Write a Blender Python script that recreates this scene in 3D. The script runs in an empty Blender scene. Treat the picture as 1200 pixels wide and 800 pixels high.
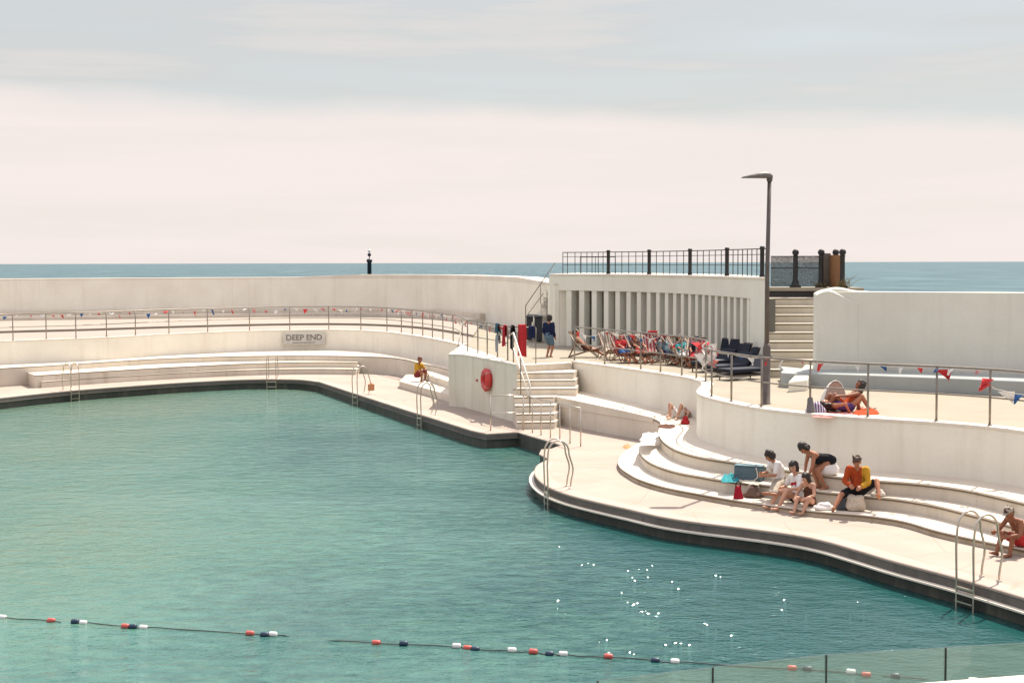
import bpy, math, random
from mathutils import Vector, Matrix, Euler
from mathutils.geometry import intersect_line_line_2d
random.seed(7)
R = math.radians
scene = bpy.context.scene
COL = scene.collection

# ------------------------------------------------------------------ camera
F = 1667.0
cam_d = bpy.data.cameras.new('camera')
cam = bpy.data.objects.new('camera', cam_d)
COL.objects.link(cam)
cam_d.sensor_fit = 'HORIZONTAL'
cam_d.sensor_width = 36.0
cam_d.lens = F / 1200.0 * 36.0
cam_d.clip_start = 0.1
cam_d.clip_end = 60000.0
CAM_Z = 5.5
_rot = Matrix.Rotation(R(90 - 3.17), 3, 'X') @ Matrix.Rotation(R(-0.14), 3, 'Z')
cam.matrix_world = Matrix.Translation((0, 0, CAM_Z)) @ _rot.to_4x4()
scene.camera = cam


def ray(px, py):
    return _rot @ Vector(((px - 600.0) / F, -(py - 400.0) / F, -1.0))


def P(px, py, z):
    d = ray(px, py)
    t = (z - CAM_Z) / d.z
    return Vector((d.x * t, d.y * t, z))


def PY(px, py, Y):
    d = ray(px, py)
    t = Y / d.y
    return Vector((d.x * t, Y, CAM_Z + d.z * t))


def V(*a):
    return Vector(a)


# ------------------------------------------------------------------ bookkeeping
def tag(o, label=None, cat=None, group=None, kind=None):
    if label: o['label'] = label
    if cat: o['category'] = cat
    if group: o['group'] = group
    if kind: o['kind'] = kind
    return o


def thing(name, label, cat, loc=(0, 0, 0), rz=0.0, group=None):
    o = bpy.data.objects.new(name, None)
    o.empty_display_size = 0.2
    COL.objects.link(o)
    o.location = loc
    o.rotation_euler = (0, 0, rz)
    return tag(o, label, cat, group)


def copy_tree(o, parent=None):
    c = o.copy()
    COL.objects.link(c)
    if parent is not None:
        c.parent = parent
    for ch in list(o.children):
        copy_tree(ch, c)
    return c


# ------------------------------------------------------------------ mesh builder
class MB:
    def __init__(s):
        s.v = []; s.f = []; s.m = []; s.sm = []; s.cur = 0

    def add(s, verts, faces, smooth=False, mat=None):
        b = len(s.v)
        s.v += [tuple(v) for v in verts]
        for f in faces:
            s.f.append(tuple(i + b for i in f))
            s.m.append(s.cur if mat is None else mat)
            s.sm.append(smooth)
        return s

    def box(s, c, size, rot=None, mat=None):
        c = Vector(c); hx, hy, hz = size[0] / 2, size[1] / 2, size[2] / 2
        vs = [Vector((x, y, z)) for x in (-hx, hx) for y in (-hy, hy) for z in (-hz, hz)]
        if rot is not None:
            vs = [rot @ v for v in vs]
        vs = [v + c for v in vs]
        return s.add(vs, [(0, 1, 3, 2), (4, 6, 7, 5), (0, 4, 5, 1), (2, 3, 7, 6), (0, 2, 6, 4), (1, 5, 7, 3)], False, mat)

    def tube(s, pts, r, n=8, caps=True, mat=None, closed=False):
        pts = [Vector(p) for p in pts]
        if not hasattr(r, '__len__'):
            r = [r] * len(pts)
        rings = []
        N = len(pts)
        prev = None
        for i, p in enumerate(pts):
            if closed:
                t = pts[(i + 1) % N] - pts[i - 1]
            else:
                t = pts[min(i + 1, N - 1)] - pts[max(i - 1, 0)]
            if t.length < 1e-9: t = Vector((0, 0, 1))
            t.normalize()
            if prev is None:
                a = Vector((0, 0, 1)) if abs(t.z) < 0.9 else Vector((1, 0, 0))
                u = t.cross(a).normalized()
            else:
                u = prev - t * prev.dot(t)
                if u.length < 1e-6:
                    u = t.cross(Vector((0.3, 0.5, 0.8)))
                u.normalize()
            prev = u
            w = t.cross(u)
            rings.append([p + (u * math.cos(2 * math.pi * k / n) + w * math.sin(2 * math.pi * k / n)) * r[i] for k in range(n)])
        vs = [v for ring in rings for v in ring]
        fs = []
        M = N if closed else N - 1
        for i in range(M):
            j = (i + 1) % N
            for k in range(n):
                k2 = (k + 1) % n
                fs.append((i * n + k, i * n + k2, j * n + k2, j * n + k))
        s.add(vs, fs, True, mat)
        if caps and not closed:
            b = len(s.v) - len(vs)
            s.f.append(tuple(b + k for k in reversed(range(n)))); s.m.append(s.cur if mat is None else mat); s.sm.append(False)
            s.f.append(tuple(b + (N - 1) * n + k for k in range(n))); s.m.append(s.cur if mat is None else mat); s.sm.append(False)
        return s

    def lathe(s, prof, base=(0, 0, 0), n=16, mat=None):
        base = Vector(base)
        vs = []; fs = []
        for (r, z) in prof:
            for k in range(n):
                a = 2 * math.pi * k / n
                vs.append(base + Vector((r * math.cos(a), r * math.sin(a), z)))
        for i in range(len(prof) - 1):
            for k in range(n):
                k2 = (k + 1) % n
                fs.append((i * n + k, i * n + k2, (i + 1) * n + k2, (i + 1) * n + k))
        fs.append(tuple(reversed(range(n))))
        fs.append(tuple((len(prof) - 1) * n + k for k in range(n)))
        return s.add(vs, fs, True, mat)

    def prism(s, poly, z0, z1, mat=None, smooth_sides=True):
        """poly: list of xy; solid between z0 and z1 (z1 may be a list of heights)"""
        n = len(poly)
        ar = sum(poly[i][0] * poly[(i + 1) % n][1] - poly[(i + 1) % n][0] * poly[i][1] for i in range(n))
        poly = [(p[0], p[1]) for p in poly]
        zt = list(z1) if hasattr(z1, '__len__') else [z1] * n
        if ar < 0:
            poly = poly[::-1]; zt = zt[::-1]
        b = len(s.v)
        s.v += [(x, y, z0) for x, y in poly] + [(x, y, z) for (x, y), z in zip(poly, zt)]
        m = s.cur if mat is None else mat
        s.f.append(tuple(b + n + i for i in range(n))); s.m.append(m); s.sm.append(False)
        s.f.append(tuple(b + i for i in reversed(range(n)))); s.m.append(m); s.sm.append(False)
        for i in range(n):
            j = (i + 1) % n
            s.f.append((b + i, b + j, b + n + j, b + n + i)); s.m.append(m); s.sm.append(False)
        return s

    def ball(s, c, r, n=10, sc=(1, 1, 1), mat=None, rot=None):
        c = Vector(c); vs = []; fs = []
        h = n // 2
        for i in range(h + 1):
            th = math.pi * i / h
            for k in range(n):
                a = 2 * math.pi * k / n
                q = Vector((math.sin(th) * math.cos(a) * r * sc[0], math.sin(th) * math.sin(a) * r * sc[1], math.cos(th) * r * sc[2]))
                if rot is not None: q = rot @ q
                vs.append(c + q)
        for i in range(h):
            for k in range(n):
                k2 = (k + 1) % n
                fs.append((i * n + k, (i + 1) * n + k, (i + 1) * n + k2, i * n + k2))
        return s.add(vs, fs, True, mat)

    def mesh(s, name, mats):
        me = bpy.data.meshes.new(name)
        me.from_pydata(s.v, [], s.f)
        if not isinstance(mats, (list, tuple)): mats = [mats]
        for m in mats: me.materials.append(m)
        me.polygons.foreach_set('material_index', s.m)
        me.polygons.foreach_set('use_smooth', s.sm)
        me.update()
        return me

    def build(s, name, mats, parent=None, bevel=0.0, seg=2):
        o = bpy.data.objects.new(name, s.mesh(name, mats))
        COL.objects.link(o)
        if parent is not None: o.parent = parent
        if bevel:
            b = o.modifiers.new('bevel', 'BEVEL')
            b.width = bevel; b.segments = seg; b.limit_method = 'ANGLE'; b.angle_limit = R(40)
        return o


def catmull(pts, sub=6):
    pts = [Vector(p) for p in pts]
    out = []
    n = len(pts)
    for i in range(n - 1):
        p1, p2 = pts[i], pts[i + 1]
        p0 = pts[i - 1] if i > 0 else p1 * 2 - p2
        p3 = pts[i + 2] if i + 2 < n else p2 * 2 - p1
        d = max((p2 - p1).length, 1e-6)
        # centripetal-like tension so that uneven spacing does not overshoot
        d0 = max((p1 - p0).length, 1e-6); d2 = max((p3 - p2).length, 1e-6)
        m1 = ((p2 - p1) / d * d0 + (p1 - p0) / d0 * d) / (d0 + d) * d
        m2 = ((p2 - p1) / d * d2 + (p3 - p2) / d2 * d) / (d2 + d) * d
        for k in range(sub):
            t = k / sub
            h1 = 2 * t**3 - 3 * t**2 + 1; h2 = t**3 - 2 * t**2 + t; h3 = -2 * t**3 + 3 * t**2; h4 = t**3 - t**2
            out.append(p1 * h1 + m1 * h2 + p2 * h3 + m2 * h4)
    out.append(pts[-1])
    return out


def line(pxs, z, sub=6):
    """pixel polyline at height z -> smooth 3-D polyline"""
    return catmull([P(x, y, z) for x, y in pxs], sub)


def xy(pts):
    return [(p[0], p[1]) for p in pts]


def offset(pts, d):
    """offset a polyline sideways (positive = to the left of travel)"""
    out = []
    n = len(pts)
    for i in range(n):
        a = Vector(pts[max(i - 1, 0)]); b = Vector(pts[min(i + 1, n - 1)])
        t = (b - a); t.z = 0
        t.normalize()
        out.append(Vector(pts[i]) + Vector((-t.y, t.x, 0)) * d)
    return out


def resample(pts, step):
    pts = [Vector(p) for p in pts]
    L = [0]
    for i in range(1, len(pts)): L.append(L[-1] + (pts[i] - pts[i - 1]).length)
    n = max(1, int(round(L[-1] / step)))
    out = []
    j = 0
    for k in range(n + 1):
        s = L[-1] * k / n
        while j < len(pts) - 2 and L[j + 1] < s: j += 1
        t = (s - L[j]) / max(L[j + 1] - L[j], 1e-9)
        out.append(pts[j].lerp(pts[j + 1], min(max(t, 0), 1)))
    return out


def nearest(pts, q):
    """point and tangent of the polyline nearest to q"""
    best = None
    for i in range(len(pts) - 1):
        a, b = pts[i], pts[i + 1]
        ab = b - a
        t = max(0, min(1, (q - a).dot(ab) / max(ab.length_squared, 1e-12)))
        c = a + ab * t
        d = (q - c).length
        if best is None or d < best[0]:
            best = (d, c, ab.normalized())
    return best[1], best[2]


# ------------------------------------------------------------------ materials
def lin(c):
    return tuple((x / 12.92 if x <= 0.04045 else ((x + 0.055) / 1.055) ** 2.4) for x in c)


def mat_new(name):
    m = bpy.data.materials.new(name)
    m.use_nodes = True
    nt = m.node_tree
    bs = nt.nodes['Principled BSDF']
    return m, nt, bs


def plain(name, col, rough=0.6, metal=0.0, var=0.12, scale=8.0, spec=0.5, bump=0.0):
    m, nt, bs = mat_new(name)
    N = nt.nodes; L = nt.links
    tc = N.new('ShaderNodeTexCoord')
    no = N.new('ShaderNodeTexNoise'); no.inputs['Scale'].default_value = scale; no.inputs['Detail'].default_value = 4
    L.new(tc.outputs['Object'], no.inputs['Vector'])
    rp = N.new('ShaderNodeValToRGB')
    c = Vector(col[:3])
    rp.color_ramp.elements[0].position = 0.3; rp.color_ramp.elements[0].color = (*(c * (1 - var)), 1)
    rp.color_ramp.elements[1].position = 0.7; rp.color_ramp.elements[1].color = (*(c * (1 + var)), 1)
    L.new(no.outputs['Fac'], rp.inputs['Fac'])
    L.new(rp.outputs['Color'], bs.inputs['Base Color'])
    bs.inputs['Roughness'].default_value = rough
    bs.inputs['Metallic'].default_value = metal
    bs.inputs['Specular IOR Level'].default_value = spec
    if bump:
        bp = N.new('ShaderNodeBump'); bp.inputs['Strength'].default_value = bump; bp.inputs['Distance'].default_value = 0.01
        L.new(no.outputs['Fac'], bp.inputs['Height']); L.new(bp.outputs['Normal'], bs.inputs['Normal'])
    return m


def masonry(name, base, dark, stain, speck=0.5, streak=0.5, rough=0.8, bump=0.25, joints=0.0):
    """painted concrete / concrete paving: broad blotches, fine grain, vertical run stains"""
    m, nt, bs = mat_new(name)
    N = nt.nodes; L = nt.links
    geo = N.new('ShaderNodeNewGeometry')
    def noise(scale, detail, vec=None, rough_=0.55):
        n = N.new('ShaderNodeTexNoise'); n.inputs['Scale'].default_value = scale; n.inputs['Detail'].default_value = detail
        n.inputs['Roughness'].default_value = rough_
        L.new(vec if vec is not None else geo.outputs['Position'], n.inputs['Vector'])
        return n.outputs['Fac']
    def ramp(fac, a, b):
        r = N.new('ShaderNodeMapRange'); r.inputs['From Min'].default_value = a; r.inputs['From Max'].default_value = b
        L.new(fac, r.inputs['Value']); return r.outputs['Result']
    def mix(f, a, b):
        x = N.new('ShaderNodeMix'); x.data_type = 'RGBA'
        for key, val in (('Factor', f), ('A', a), ('B', b)):
            s = [i for i in x.inputs if i.name == key and i.type == ('VALUE' if key == 'Factor' else 'RGBA')][0]
            if isinstance(val, (tuple, list)): s.default_value = (*val[:3], 1)
            elif isinstance(val, float): s.default_value = val
            else: L.new(val, s)
        return [o for o in x.outputs if o.type == 'RGBA'][0]
    def mul(a, k):
        x = N.new('ShaderNodeMath'); x.operation = 'MULTIPLY'; L.new(a, x.inputs[0])
        if isinstance(k, float): x.inputs[1].default_value = k
        else: L.new(k, x.inputs[1])
        return x.outputs[0]
    blot = ramp(noise(0.6, 6), 0.35, 0.7)
    c = mix(mul(blot, 0.8), base, dark)
    grain = ramp(noise(14, 5, rough_=0.7), 0.42, 0.75)
    c = mix(mul(grain, speck * 0.5), c, dark)
    mp = N.new('ShaderNodeMapping'); mp.inputs['Scale'].default_value = (3.0, 3.0, 0.22)
    L.new(geo.outputs['Position'], mp.inputs['Vector'])
    st = ramp(noise(1.0, 5, mp.outputs['Vector']), 0.52, 0.8)
    sep = N.new('ShaderNodeSeparateXYZ'); L.new(geo.outputs['Normal'], sep.inputs[0])
    ab = N.new('ShaderNodeMath'); ab.operation = 'ABSOLUTE'; L.new(sep.outputs['Z'], ab.inputs[0])
    inv = N.new('ShaderNodeMath'); inv.operation = 'SUBTRACT'; inv.inputs[0].default_value = 1.0; L.new(ab.outputs[0], inv.inputs[1])
    c = mix(mul(mul(st, inv.outputs[0]), streak), c, stain)
    if joints:
        pos = N.new('ShaderNodeSeparateXYZ'); L.new(geo.outputs['Position'], pos.inputs[0])
        br = N.new('ShaderNodeTexVoronoi'); br.feature = 'DISTANCE_TO_EDGE'; br.inputs['Scale'].default_value = 0.45
        L.new(geo.outputs['Position'], br.inputs['Vector'])
        jf = ramp(br.outputs['Distance'], 0.012, 0.004)
        c = mix(mul(jf, joints), c, stain)
    L.new(c, bs.inputs['Base Color'])
    bs.inputs['Roughness'].default_value = rough
    bs.inputs['Specular IOR Level'].default_value = 0.3
    bp = N.new('ShaderNodeBump'); bp.inputs['Strength'].default_value = bump; bp.inputs['Distance'].default_value = 0.02
    L.new(noise(9, 6), bp.inputs['Height']); L.new(bp.outputs['Normal'], bs.inputs['Normal'])
    return m


M = {}
M['paint'] = masonry('white_masonry_paint', (0.83, 0.79, 0.685), (0.72, 0.67, 0.57), (0.46, 0.37, 0.24), 0.9, 0.22)
M['wall_grey'] = masonry('greyer_wall_masonry', (0.70, 0.68, 0.595), (0.61, 0.59, 0.51), (0.34, 0.31, 0.23), 0.6, 0.14)  # slightly greyer base colour for the right-hand wall
M['paint_green'] = masonry('greenish_white_paint', (0.74, 0.725, 0.635), (0.65, 0.635, 0.55), (0.36, 0.35, 0.27), 0.6, 0.14)
M['step_dirty'] = masonry('stained_step_paint', (0.60, 0.51, 0.39), (0.46, 0.37, 0.25), (0.27, 0.17, 0.07), 0.9, 0.8)
M['edge_paving'] = masonry('edge_paving_slabs', (0.43, 0.36, 0.31), (0.35, 0.29, 0.24), (0.28, 0.22, 0.16), 0.7, 0.0, 0.8, 0.3, 0.5)
M['nosing'] = masonry('worn_nosing_and_shadow', (0.20, 0.155, 0.105), (0.13, 0.10, 0.065), (0.07, 0.05, 0.03), 0.9, 0.3)  # dark strip joins worn bare nosing and the joint shadow in one colour
M['block'] = masonry('grimy_white_paint', (0.77, 0.725, 0.61), (0.63, 0.59, 0.47), (0.30, 0.28, 0.18), 0.6, 0.4)
M['plinth'] = masonry('blue_grey_plinth_shade', (0.36, 0.38, 0.36), (0.28, 0.30, 0.29), (0.16, 0.17, 0.165), 0.6, 0.2)  # bluish shade of the wall put into the plinth colour
M['paving'] = masonry('white_terrace_paint', (0.33, 0.285, 0.245), (0.28, 0.24, 0.20), (0.21, 0.17, 0.13), 0.6, 0.0)
M['step_warm'] = masonry('weathered_stair_concrete', (0.52, 0.47, 0.385), (0.42, 0.375, 0.30), (0.27, 0.23, 0.17), 0.6, 0.4)
M['coping'] = masonry('white_coping_paint', (0.74, 0.675, 0.58), (0.60, 0.54, 0.45), (0.40, 0.34, 0.27), 0.4, 0.3)
M['step'] = masonry('worn_step_paint', (0.68, 0.61, 0.51), (0.55, 0.485, 0.395), (0.32, 0.25, 0.16), 0.7, 0.4)
M['deck'] = masonry('pinkish_deck_concrete', (0.385, 0.318, 0.27), (0.315, 0.255, 0.21), (0.26, 0.205, 0.155), 0.75, 0.0, 0.85, 0.3, 0.4)
M['terrace'] = masonry('beige_terrace_concrete', (0.315, 0.278, 0.215), (0.26, 0.23, 0.175), (0.23, 0.20, 0.155), 0.6, 0.0, 0.85, 0.3, 0.3)
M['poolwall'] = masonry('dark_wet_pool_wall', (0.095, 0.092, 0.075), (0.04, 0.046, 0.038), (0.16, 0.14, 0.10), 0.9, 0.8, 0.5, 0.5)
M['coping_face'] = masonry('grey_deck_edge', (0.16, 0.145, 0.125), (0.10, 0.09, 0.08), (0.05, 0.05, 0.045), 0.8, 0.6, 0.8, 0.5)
M['recess'] = masonry('shelter_back_wall_shade', (0.13, 0.127, 0.108), (0.10, 0.098, 0.082), (0.2, 0.18, 0.15), 0.5, 0.5)  # shade of the recess darkened into the back wall colour
M['dark_riser'] = plain('near_black_riser', (0.045, 0.04, 0.042), 0.7)  # near-black face across the head of the broad stair
M['rail'] = plain('weathered_steel_rail', (0.23, 0.20, 0.165), 0.45, 0.6, 0.15, 5)
M['chrome'] = plain('stainless_ladder_steel', (0.56, 0.50, 0.42), 0.28, 1.0, 0.1, 6)
M['whiterail'] = plain('cream_painted_rail', (0.68, 0.64, 0.57), 0.45, 0.0, 0.06)
M['iron'] = plain('black_cast_iron', (0.018, 0.017, 0.017), 0.6, 0.2, 0.3, 12)
M['lamppost'] = plain('brown_grey_lamp_post', (0.115, 0.092, 0.08), 0.55, 0.3, 0.15, 5)
M['lamphead'] = plain('grey_lamp_head', (0.16, 0.145, 0.125), 0.5, 0.2)
M['black'] = plain('black_plastic', (0.012, 0.014, 0.02), 0.5)
M['navy'] = plain('navy_canvas', (0.006, 0.010, 0.022), 0.85)
M['wood'] = plain('varnished_wood', (0.16, 0.075, 0.035), 0.5, 0, 0.3, 14)
M['darkwood'] = plain('dark_wood', (0.05, 0.03, 0.02), 0.5, 0, 0.3, 14)
M['reed'] = plain('orange_reed_panel', (0.24, 0.115, 0.045), 0.8, 0, 0.4, 40)
M['reedgrey'] = plain('grey_reed_panel', (0.12, 0.10, 0.085), 0.8, 0, 0.4, 40)
M['red'] = plain('red_plastic', (0.58, 0.03, 0.028), 0.4, 0, 0.12)
M['white'] = plain('white_plastic', (0.75, 0.73, 0.70), 0.45, 0, 0.05)
M['bluefloat'] = plain('blue_float_plastic', (0.012, 0.035, 0.07), 0.4, 0, 0.15)
M['redfloat'] = plain('faded_red_float', (0.55, 0.10, 0.08), 0.45, 0, 0.15)
M['rope'] = plain('dark_wet_rope', (0.03, 0.035, 0.03), 0.7, 0, 0.3, 30)
M['cord'] = plain('white_cord', (0.6, 0.57, 0.52), 0.8)


def cloth(name, col, var=0.15):
    key = 'cloth_' + name
    if key not in M:
        M[key] = plain(name + '_cloth', col, 0.9, 0, var, 25, 0.15, 0.4)
    return M[key]


C_RED = cloth('red', (0.42, 0.03, 0.035)); C_ORANGE = cloth('orange_red', (0.36, 0.06, 0.018)); C_FLAG = cloth('flag_red', (0.58, 0.05, 0.05))
C_WHITE = cloth('white', (0.72, 0.69, 0.66), 0.06); C_BLACK = cloth('black', (0.014, 0.014, 0.018))
C_BLUE = cloth('blue', (0.035, 0.10, 0.26)); C_TEAL = cloth('teal', (0.035, 0.24, 0.27))
C_YELLOW = cloth('yellow', (0.50, 0.27, 0.03)); C_GREY = cloth('grey', (0.28, 0.29, 0.30))
C_NAVY = cloth('navy', (0.012, 0.018, 0.05)); C_PINK = cloth('pink', (0.56, 0.22, 0.21)); C_BROWN = cloth('brown', (0.10, 0.045, 0.03))
C_PURPLE = cloth('purple', (0.09, 0.05, 0.15)); C_PALE = cloth('pale_stripe', (0.55, 0.50, 0.40)); C_SLATE = cloth('slate', (0.10, 0.15, 0.17))
C_DENIM = cloth('denim', (0.10, 0.16, 0.22))


def stripes(name, a, b, scale):
    m, nt, bs = mat_new(name)
    N = nt.nodes; L = nt.links
    tc = N.new('ShaderNodeTexCoord'); w = N.new('ShaderNodeTexWave'); w.bands_direction = 'X'; w.inputs['Scale'].default_value = scale
    L.new(tc.outputs['Object'], w.inputs['Vector'])
    rp = N.new('ShaderNodeValToRGB'); rp.color_ramp.interpolation = 'CONSTANT'
    rp.color_ramp.elements[0].color = (*a, 1); rp.color_ramp.elements[1].position = 0.5; rp.color_ramp.elements[1].color = (*b, 1)
    L.new(w.outputs['Fac'], rp.inputs['Fac']); L.new(rp.outputs['Color'], bs.inputs['Base Color'])
    bs.inputs['Roughness'].default_value = 0.9
    return m


M['canvas_pale'] = stripes('pale_striped_canvas', (0.58, 0.52, 0.42), (0.25, 0.17, 0.11), 3.2)
M['canvas_red'] = stripes('red_striped_canvas', (0.34, 0.025, 0.03), (0.46, 0.36, 0.32), 2.6)
M['canvas_blue'] = stripes('blue_striped_canvas', (0.02, 0.035, 0.09), (0.36, 0.35, 0.34), 2.6)


def water_mat(name, pale_col, dark_col, wave, strength, spec=0.5, caps=0.0, dist=0.05, patch=0.09, rough=0.04, pool_tint=False):
    m, nt, bs = mat_new(name)
    N = nt.nodes; L = nt.links
    geo = N.new('ShaderNodeNewGeometry')
    def mapped(sx, sy):
        mp = N.new('ShaderNodeMapping'); mp.inputs['Scale'].default_value = (sx, sy, 1); mp.inputs['Rotation'].default_value = (0, 0, R(12))
        L.new(geo.outputs['Position'], mp.inputs['Vector']); return mp.outputs['Vector']
    def noise(vec, scale, detail, rg=0.55):
        n = N.new('ShaderNodeTexNoise'); n.inputs['Scale'].default_value = scale; n.inputs['Detail'].default_value = detail; n.inputs['Roughness'].default_value = rg
        L.new(vec, n.inputs['Vector']); return n.outputs['Fac']
    big = noise(mapped(1, 0.6), patch, 3)
    rp = N.new('ShaderNodeValToRGB')
    rp.color_ramp.elements[0].position = 0.35; rp.color_ramp.elements[0].color = (*pale_col, 1)
    rp.color_ramp.elements[1].position = 0.68; rp.color_ramp.elements[1].color = (*dark_col, 1)
    if pool_tint:       # base colour darkens to the right, fine noise mixed in
        sx = N.new('ShaderNodeSeparateXYZ'); L.new(geo.outputs['Position'], sx.inputs[0])
        dp = N.new('ShaderNodeMapRange'); dp.inputs['From Min'].default_value = -11; dp.inputs['From Max'].default_value = 5; dp.inputs['To Min'].default_value = -.20; dp.inputs['To Max'].default_value = .24
        L.new(sx.outputs['X'], dp.inputs['Value'])
        ax = N.new('ShaderNodeMath'); ax.operation = 'ADD'; L.new(big, ax.inputs[0]); L.new(dp.outputs['Result'], ax.inputs[1]); big = ax.outputs[0]
        fine_ = noise(mapped(1, 2.0), 1.8, 4, 0.65)
        ay = N.new('ShaderNodeMath'); ay.operation = 'MULTIPLY_ADD'; L.new(fine_, ay.inputs[0]); ay.inputs[1].default_value = .65; L.new(big, ay.inputs[2])
        az = N.new('ShaderNodeMath'); az.operation = 'SUBTRACT'; L.new(ay.outputs[0], az.inputs[0]); az.inputs[1].default_value = .325; big = az.outputs[0]
        fy = N.new('ShaderNodeMapRange'); fy.inputs['From Min'].default_value = 44; fy.inputs['From Max'].default_value = 68; fy.inputs['To Min'].default_value = 0; fy.inputs['To Max'].default_value = -.22  # far end tinted warm: the white walls' reflection painted into the water colour
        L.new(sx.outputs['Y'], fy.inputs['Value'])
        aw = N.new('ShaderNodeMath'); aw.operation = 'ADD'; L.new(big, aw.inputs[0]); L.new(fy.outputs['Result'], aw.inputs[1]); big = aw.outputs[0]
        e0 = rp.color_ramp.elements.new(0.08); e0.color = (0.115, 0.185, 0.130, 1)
    if caps:        # long swell lines
        sw = noise(mapped(0.25, 0.006), 1.0, 5, 0.7)
        ay = N.new('ShaderNodeMath'); ay.operation = 'MULTIPLY_ADD'; L.new(sw, ay.inputs[0]); ay.inputs[1].default_value = 1.3; L.new(big, ay.inputs[2])
        az = N.new('ShaderNodeMath'); az.operation = 'SUBTRACT'; L.new(ay.outputs[0], az.inputs[0]); az.inputs[1].default_value = .65; big = az.outputs[0]
    L.new(big, rp.inputs['Fac'])
    col = rp.outputs['Color']
    if caps:
        cn = noise(mapped(0.35, 1.0), 0.35, 4, 0.7)
        cr = N.new('ShaderNodeMapRange'); cr.inputs['From Min'].default_value = 0.70; cr.inputs['From Max'].default_value = 0.78
        L.new(cn, cr.inputs['Value'])
        mx = N.new('ShaderNodeMix'); mx.data_type = 'RGBA'
        L.new(cr.outputs['Result'], mx.inputs[0]); L.new(col, mx.inputs[6]); mx.inputs[7].default_value = (0.6, 0.62, 0.6, 1)
        col = mx.outputs[2]
    L.new(col, bs.inputs['Base Color'])
    bs.inputs['Roughness'].default_value = rough
    bs.inputs['IOR'].default_value = 1.33
    bs.inputs['Specular IOR Level'].default_value = spec
    a = noise(mapped(1.0, 1.35), wave, 5, 0.6)
    b = noise(mapped(1.0, 1.6), wave * 4.3, 3, 0.5)
    ad = N.new('ShaderNodeMath'); ad.operation = 'MULTIPLY_ADD'; L.new(b, ad.inputs[0]); ad.inputs[1].default_value = 0.28; L.new(a, ad.inputs[2])
    h_ = ad.outputs[0]
    bp = N.new('ShaderNodeBump'); bp.inputs['Strength'].default_value = strength; bp.inputs['Distance'].default_value = dist
    gust = noise(mapped(0.5, 1.1), 0.22, 3)
    gr = N.new('ShaderNodeMapRange'); gr.inputs['From Min'].default_value = 0.32; gr.inputs['From Max'].default_value = 0.68; gr.inputs['To Min'].default_value = 0.5; gr.inputs['To Max'].default_value = 1.0
    L.new(gust, gr.inputs['Value']); L.new(gr.outputs['Result'], bp.inputs['Strength'])
    L.new(h_, bp.inputs['Height']); nrm = bp.outputs['Normal']
    L.new(nrm, bs.inputs['Normal'])
    return m


M['water'] = water_mat('pool_water', (0.066, 0.170, 0.136), (0.012, 0.069, 0.067), 1.6, 1.0, 0.5, 0, 0.115, pool_tint=True)
m, nt, bs = mat_new('glint_facet_water')
bs.inputs['Base Color'].default_value = (0.012, 0.066, 0.064, 1); bs.inputs['Roughness'].default_value = 0.06; bs.inputs['IOR'].default_value = 1.33
M['crest'] = m  # smooth water for the added sun-sparkle wavelets
M['sea'] = water_mat('sea_water', (0.080, 0.145, 0.158), (0.028, 0.075, 0.092), 0.35, 1.0, 0.06, 1.0, 0.5, 0.03, 0.3)

m, nt, bs = mat_new('balustrade_glass')
bs.inputs['Base Color'].default_value = (0.80, 0.92, 0.84, 1)
bs.inputs['Roughness'].default_value = 0.02
bs.inputs['Transmission Weight'].default_value = 0.95
bs.inputs['IOR'].default_value = 1.45
M['glass'] = m

m, nt, bs = mat_new('wire_mesh')      # fine woven mesh: a cut-out pattern on a real panel
N = nt.nodes; L = nt.links
bs.inputs['Base Color'].default_value = (0.055, 0.05, 0.048, 1); bs.inputs['Roughness'].default_value = 0.6
tc = N.new('ShaderNodeTexCoord'); ck = N.new('ShaderNodeTexNoise'); ck.inputs['Scale'].default_value = 95; ck.inputs['Detail'].default_value = 2
L.new(tc.outputs['Object'], ck.inputs['Vector'])
mr = N.new('ShaderNodeMapRange'); mr.inputs['From Min'].default_value = 0.54; mr.inputs['From Max'].default_value = 0.60
mr.inputs['To Min'].default_value = 1; mr.inputs['To Max'].default_value = 0; L.new(ck.outputs['Fac'], mr.inputs['Value']); L.new(mr.outputs['Result'], bs.inputs['Alpha'])
M['mesh'] = m


def skin(name, c):
    key = 'skin_' + name
    if key not in M:
        mm = plain(name + '_skin', c, 0.55, 0, 0.08, 9, 0.35)
        M[key] = mm
    return M[key]


S_PALE = skin('pale', (0.50, 0.27, 0.18)); S_TAN = skin('tanned', (0.36, 0.155, 0.085)); S_DEEP = skin('deep_tanned', (0.25, 0.095, 0.048))
H_DARK = plain('dark_hair', (0.018, 0.011, 0.008), 0.6, 0, 0.4, 40); H_BROWN = plain('brown_hair', (0.06, 0.03, 0.017), 0.6, 0, 0.4, 40)
M['eye'] = plain('dark_eye', (0.02, 0.014, 0.012), 0.3); M['lip'] = plain('lip', (0.33, 0.10, 0.08), 0.5)
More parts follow.
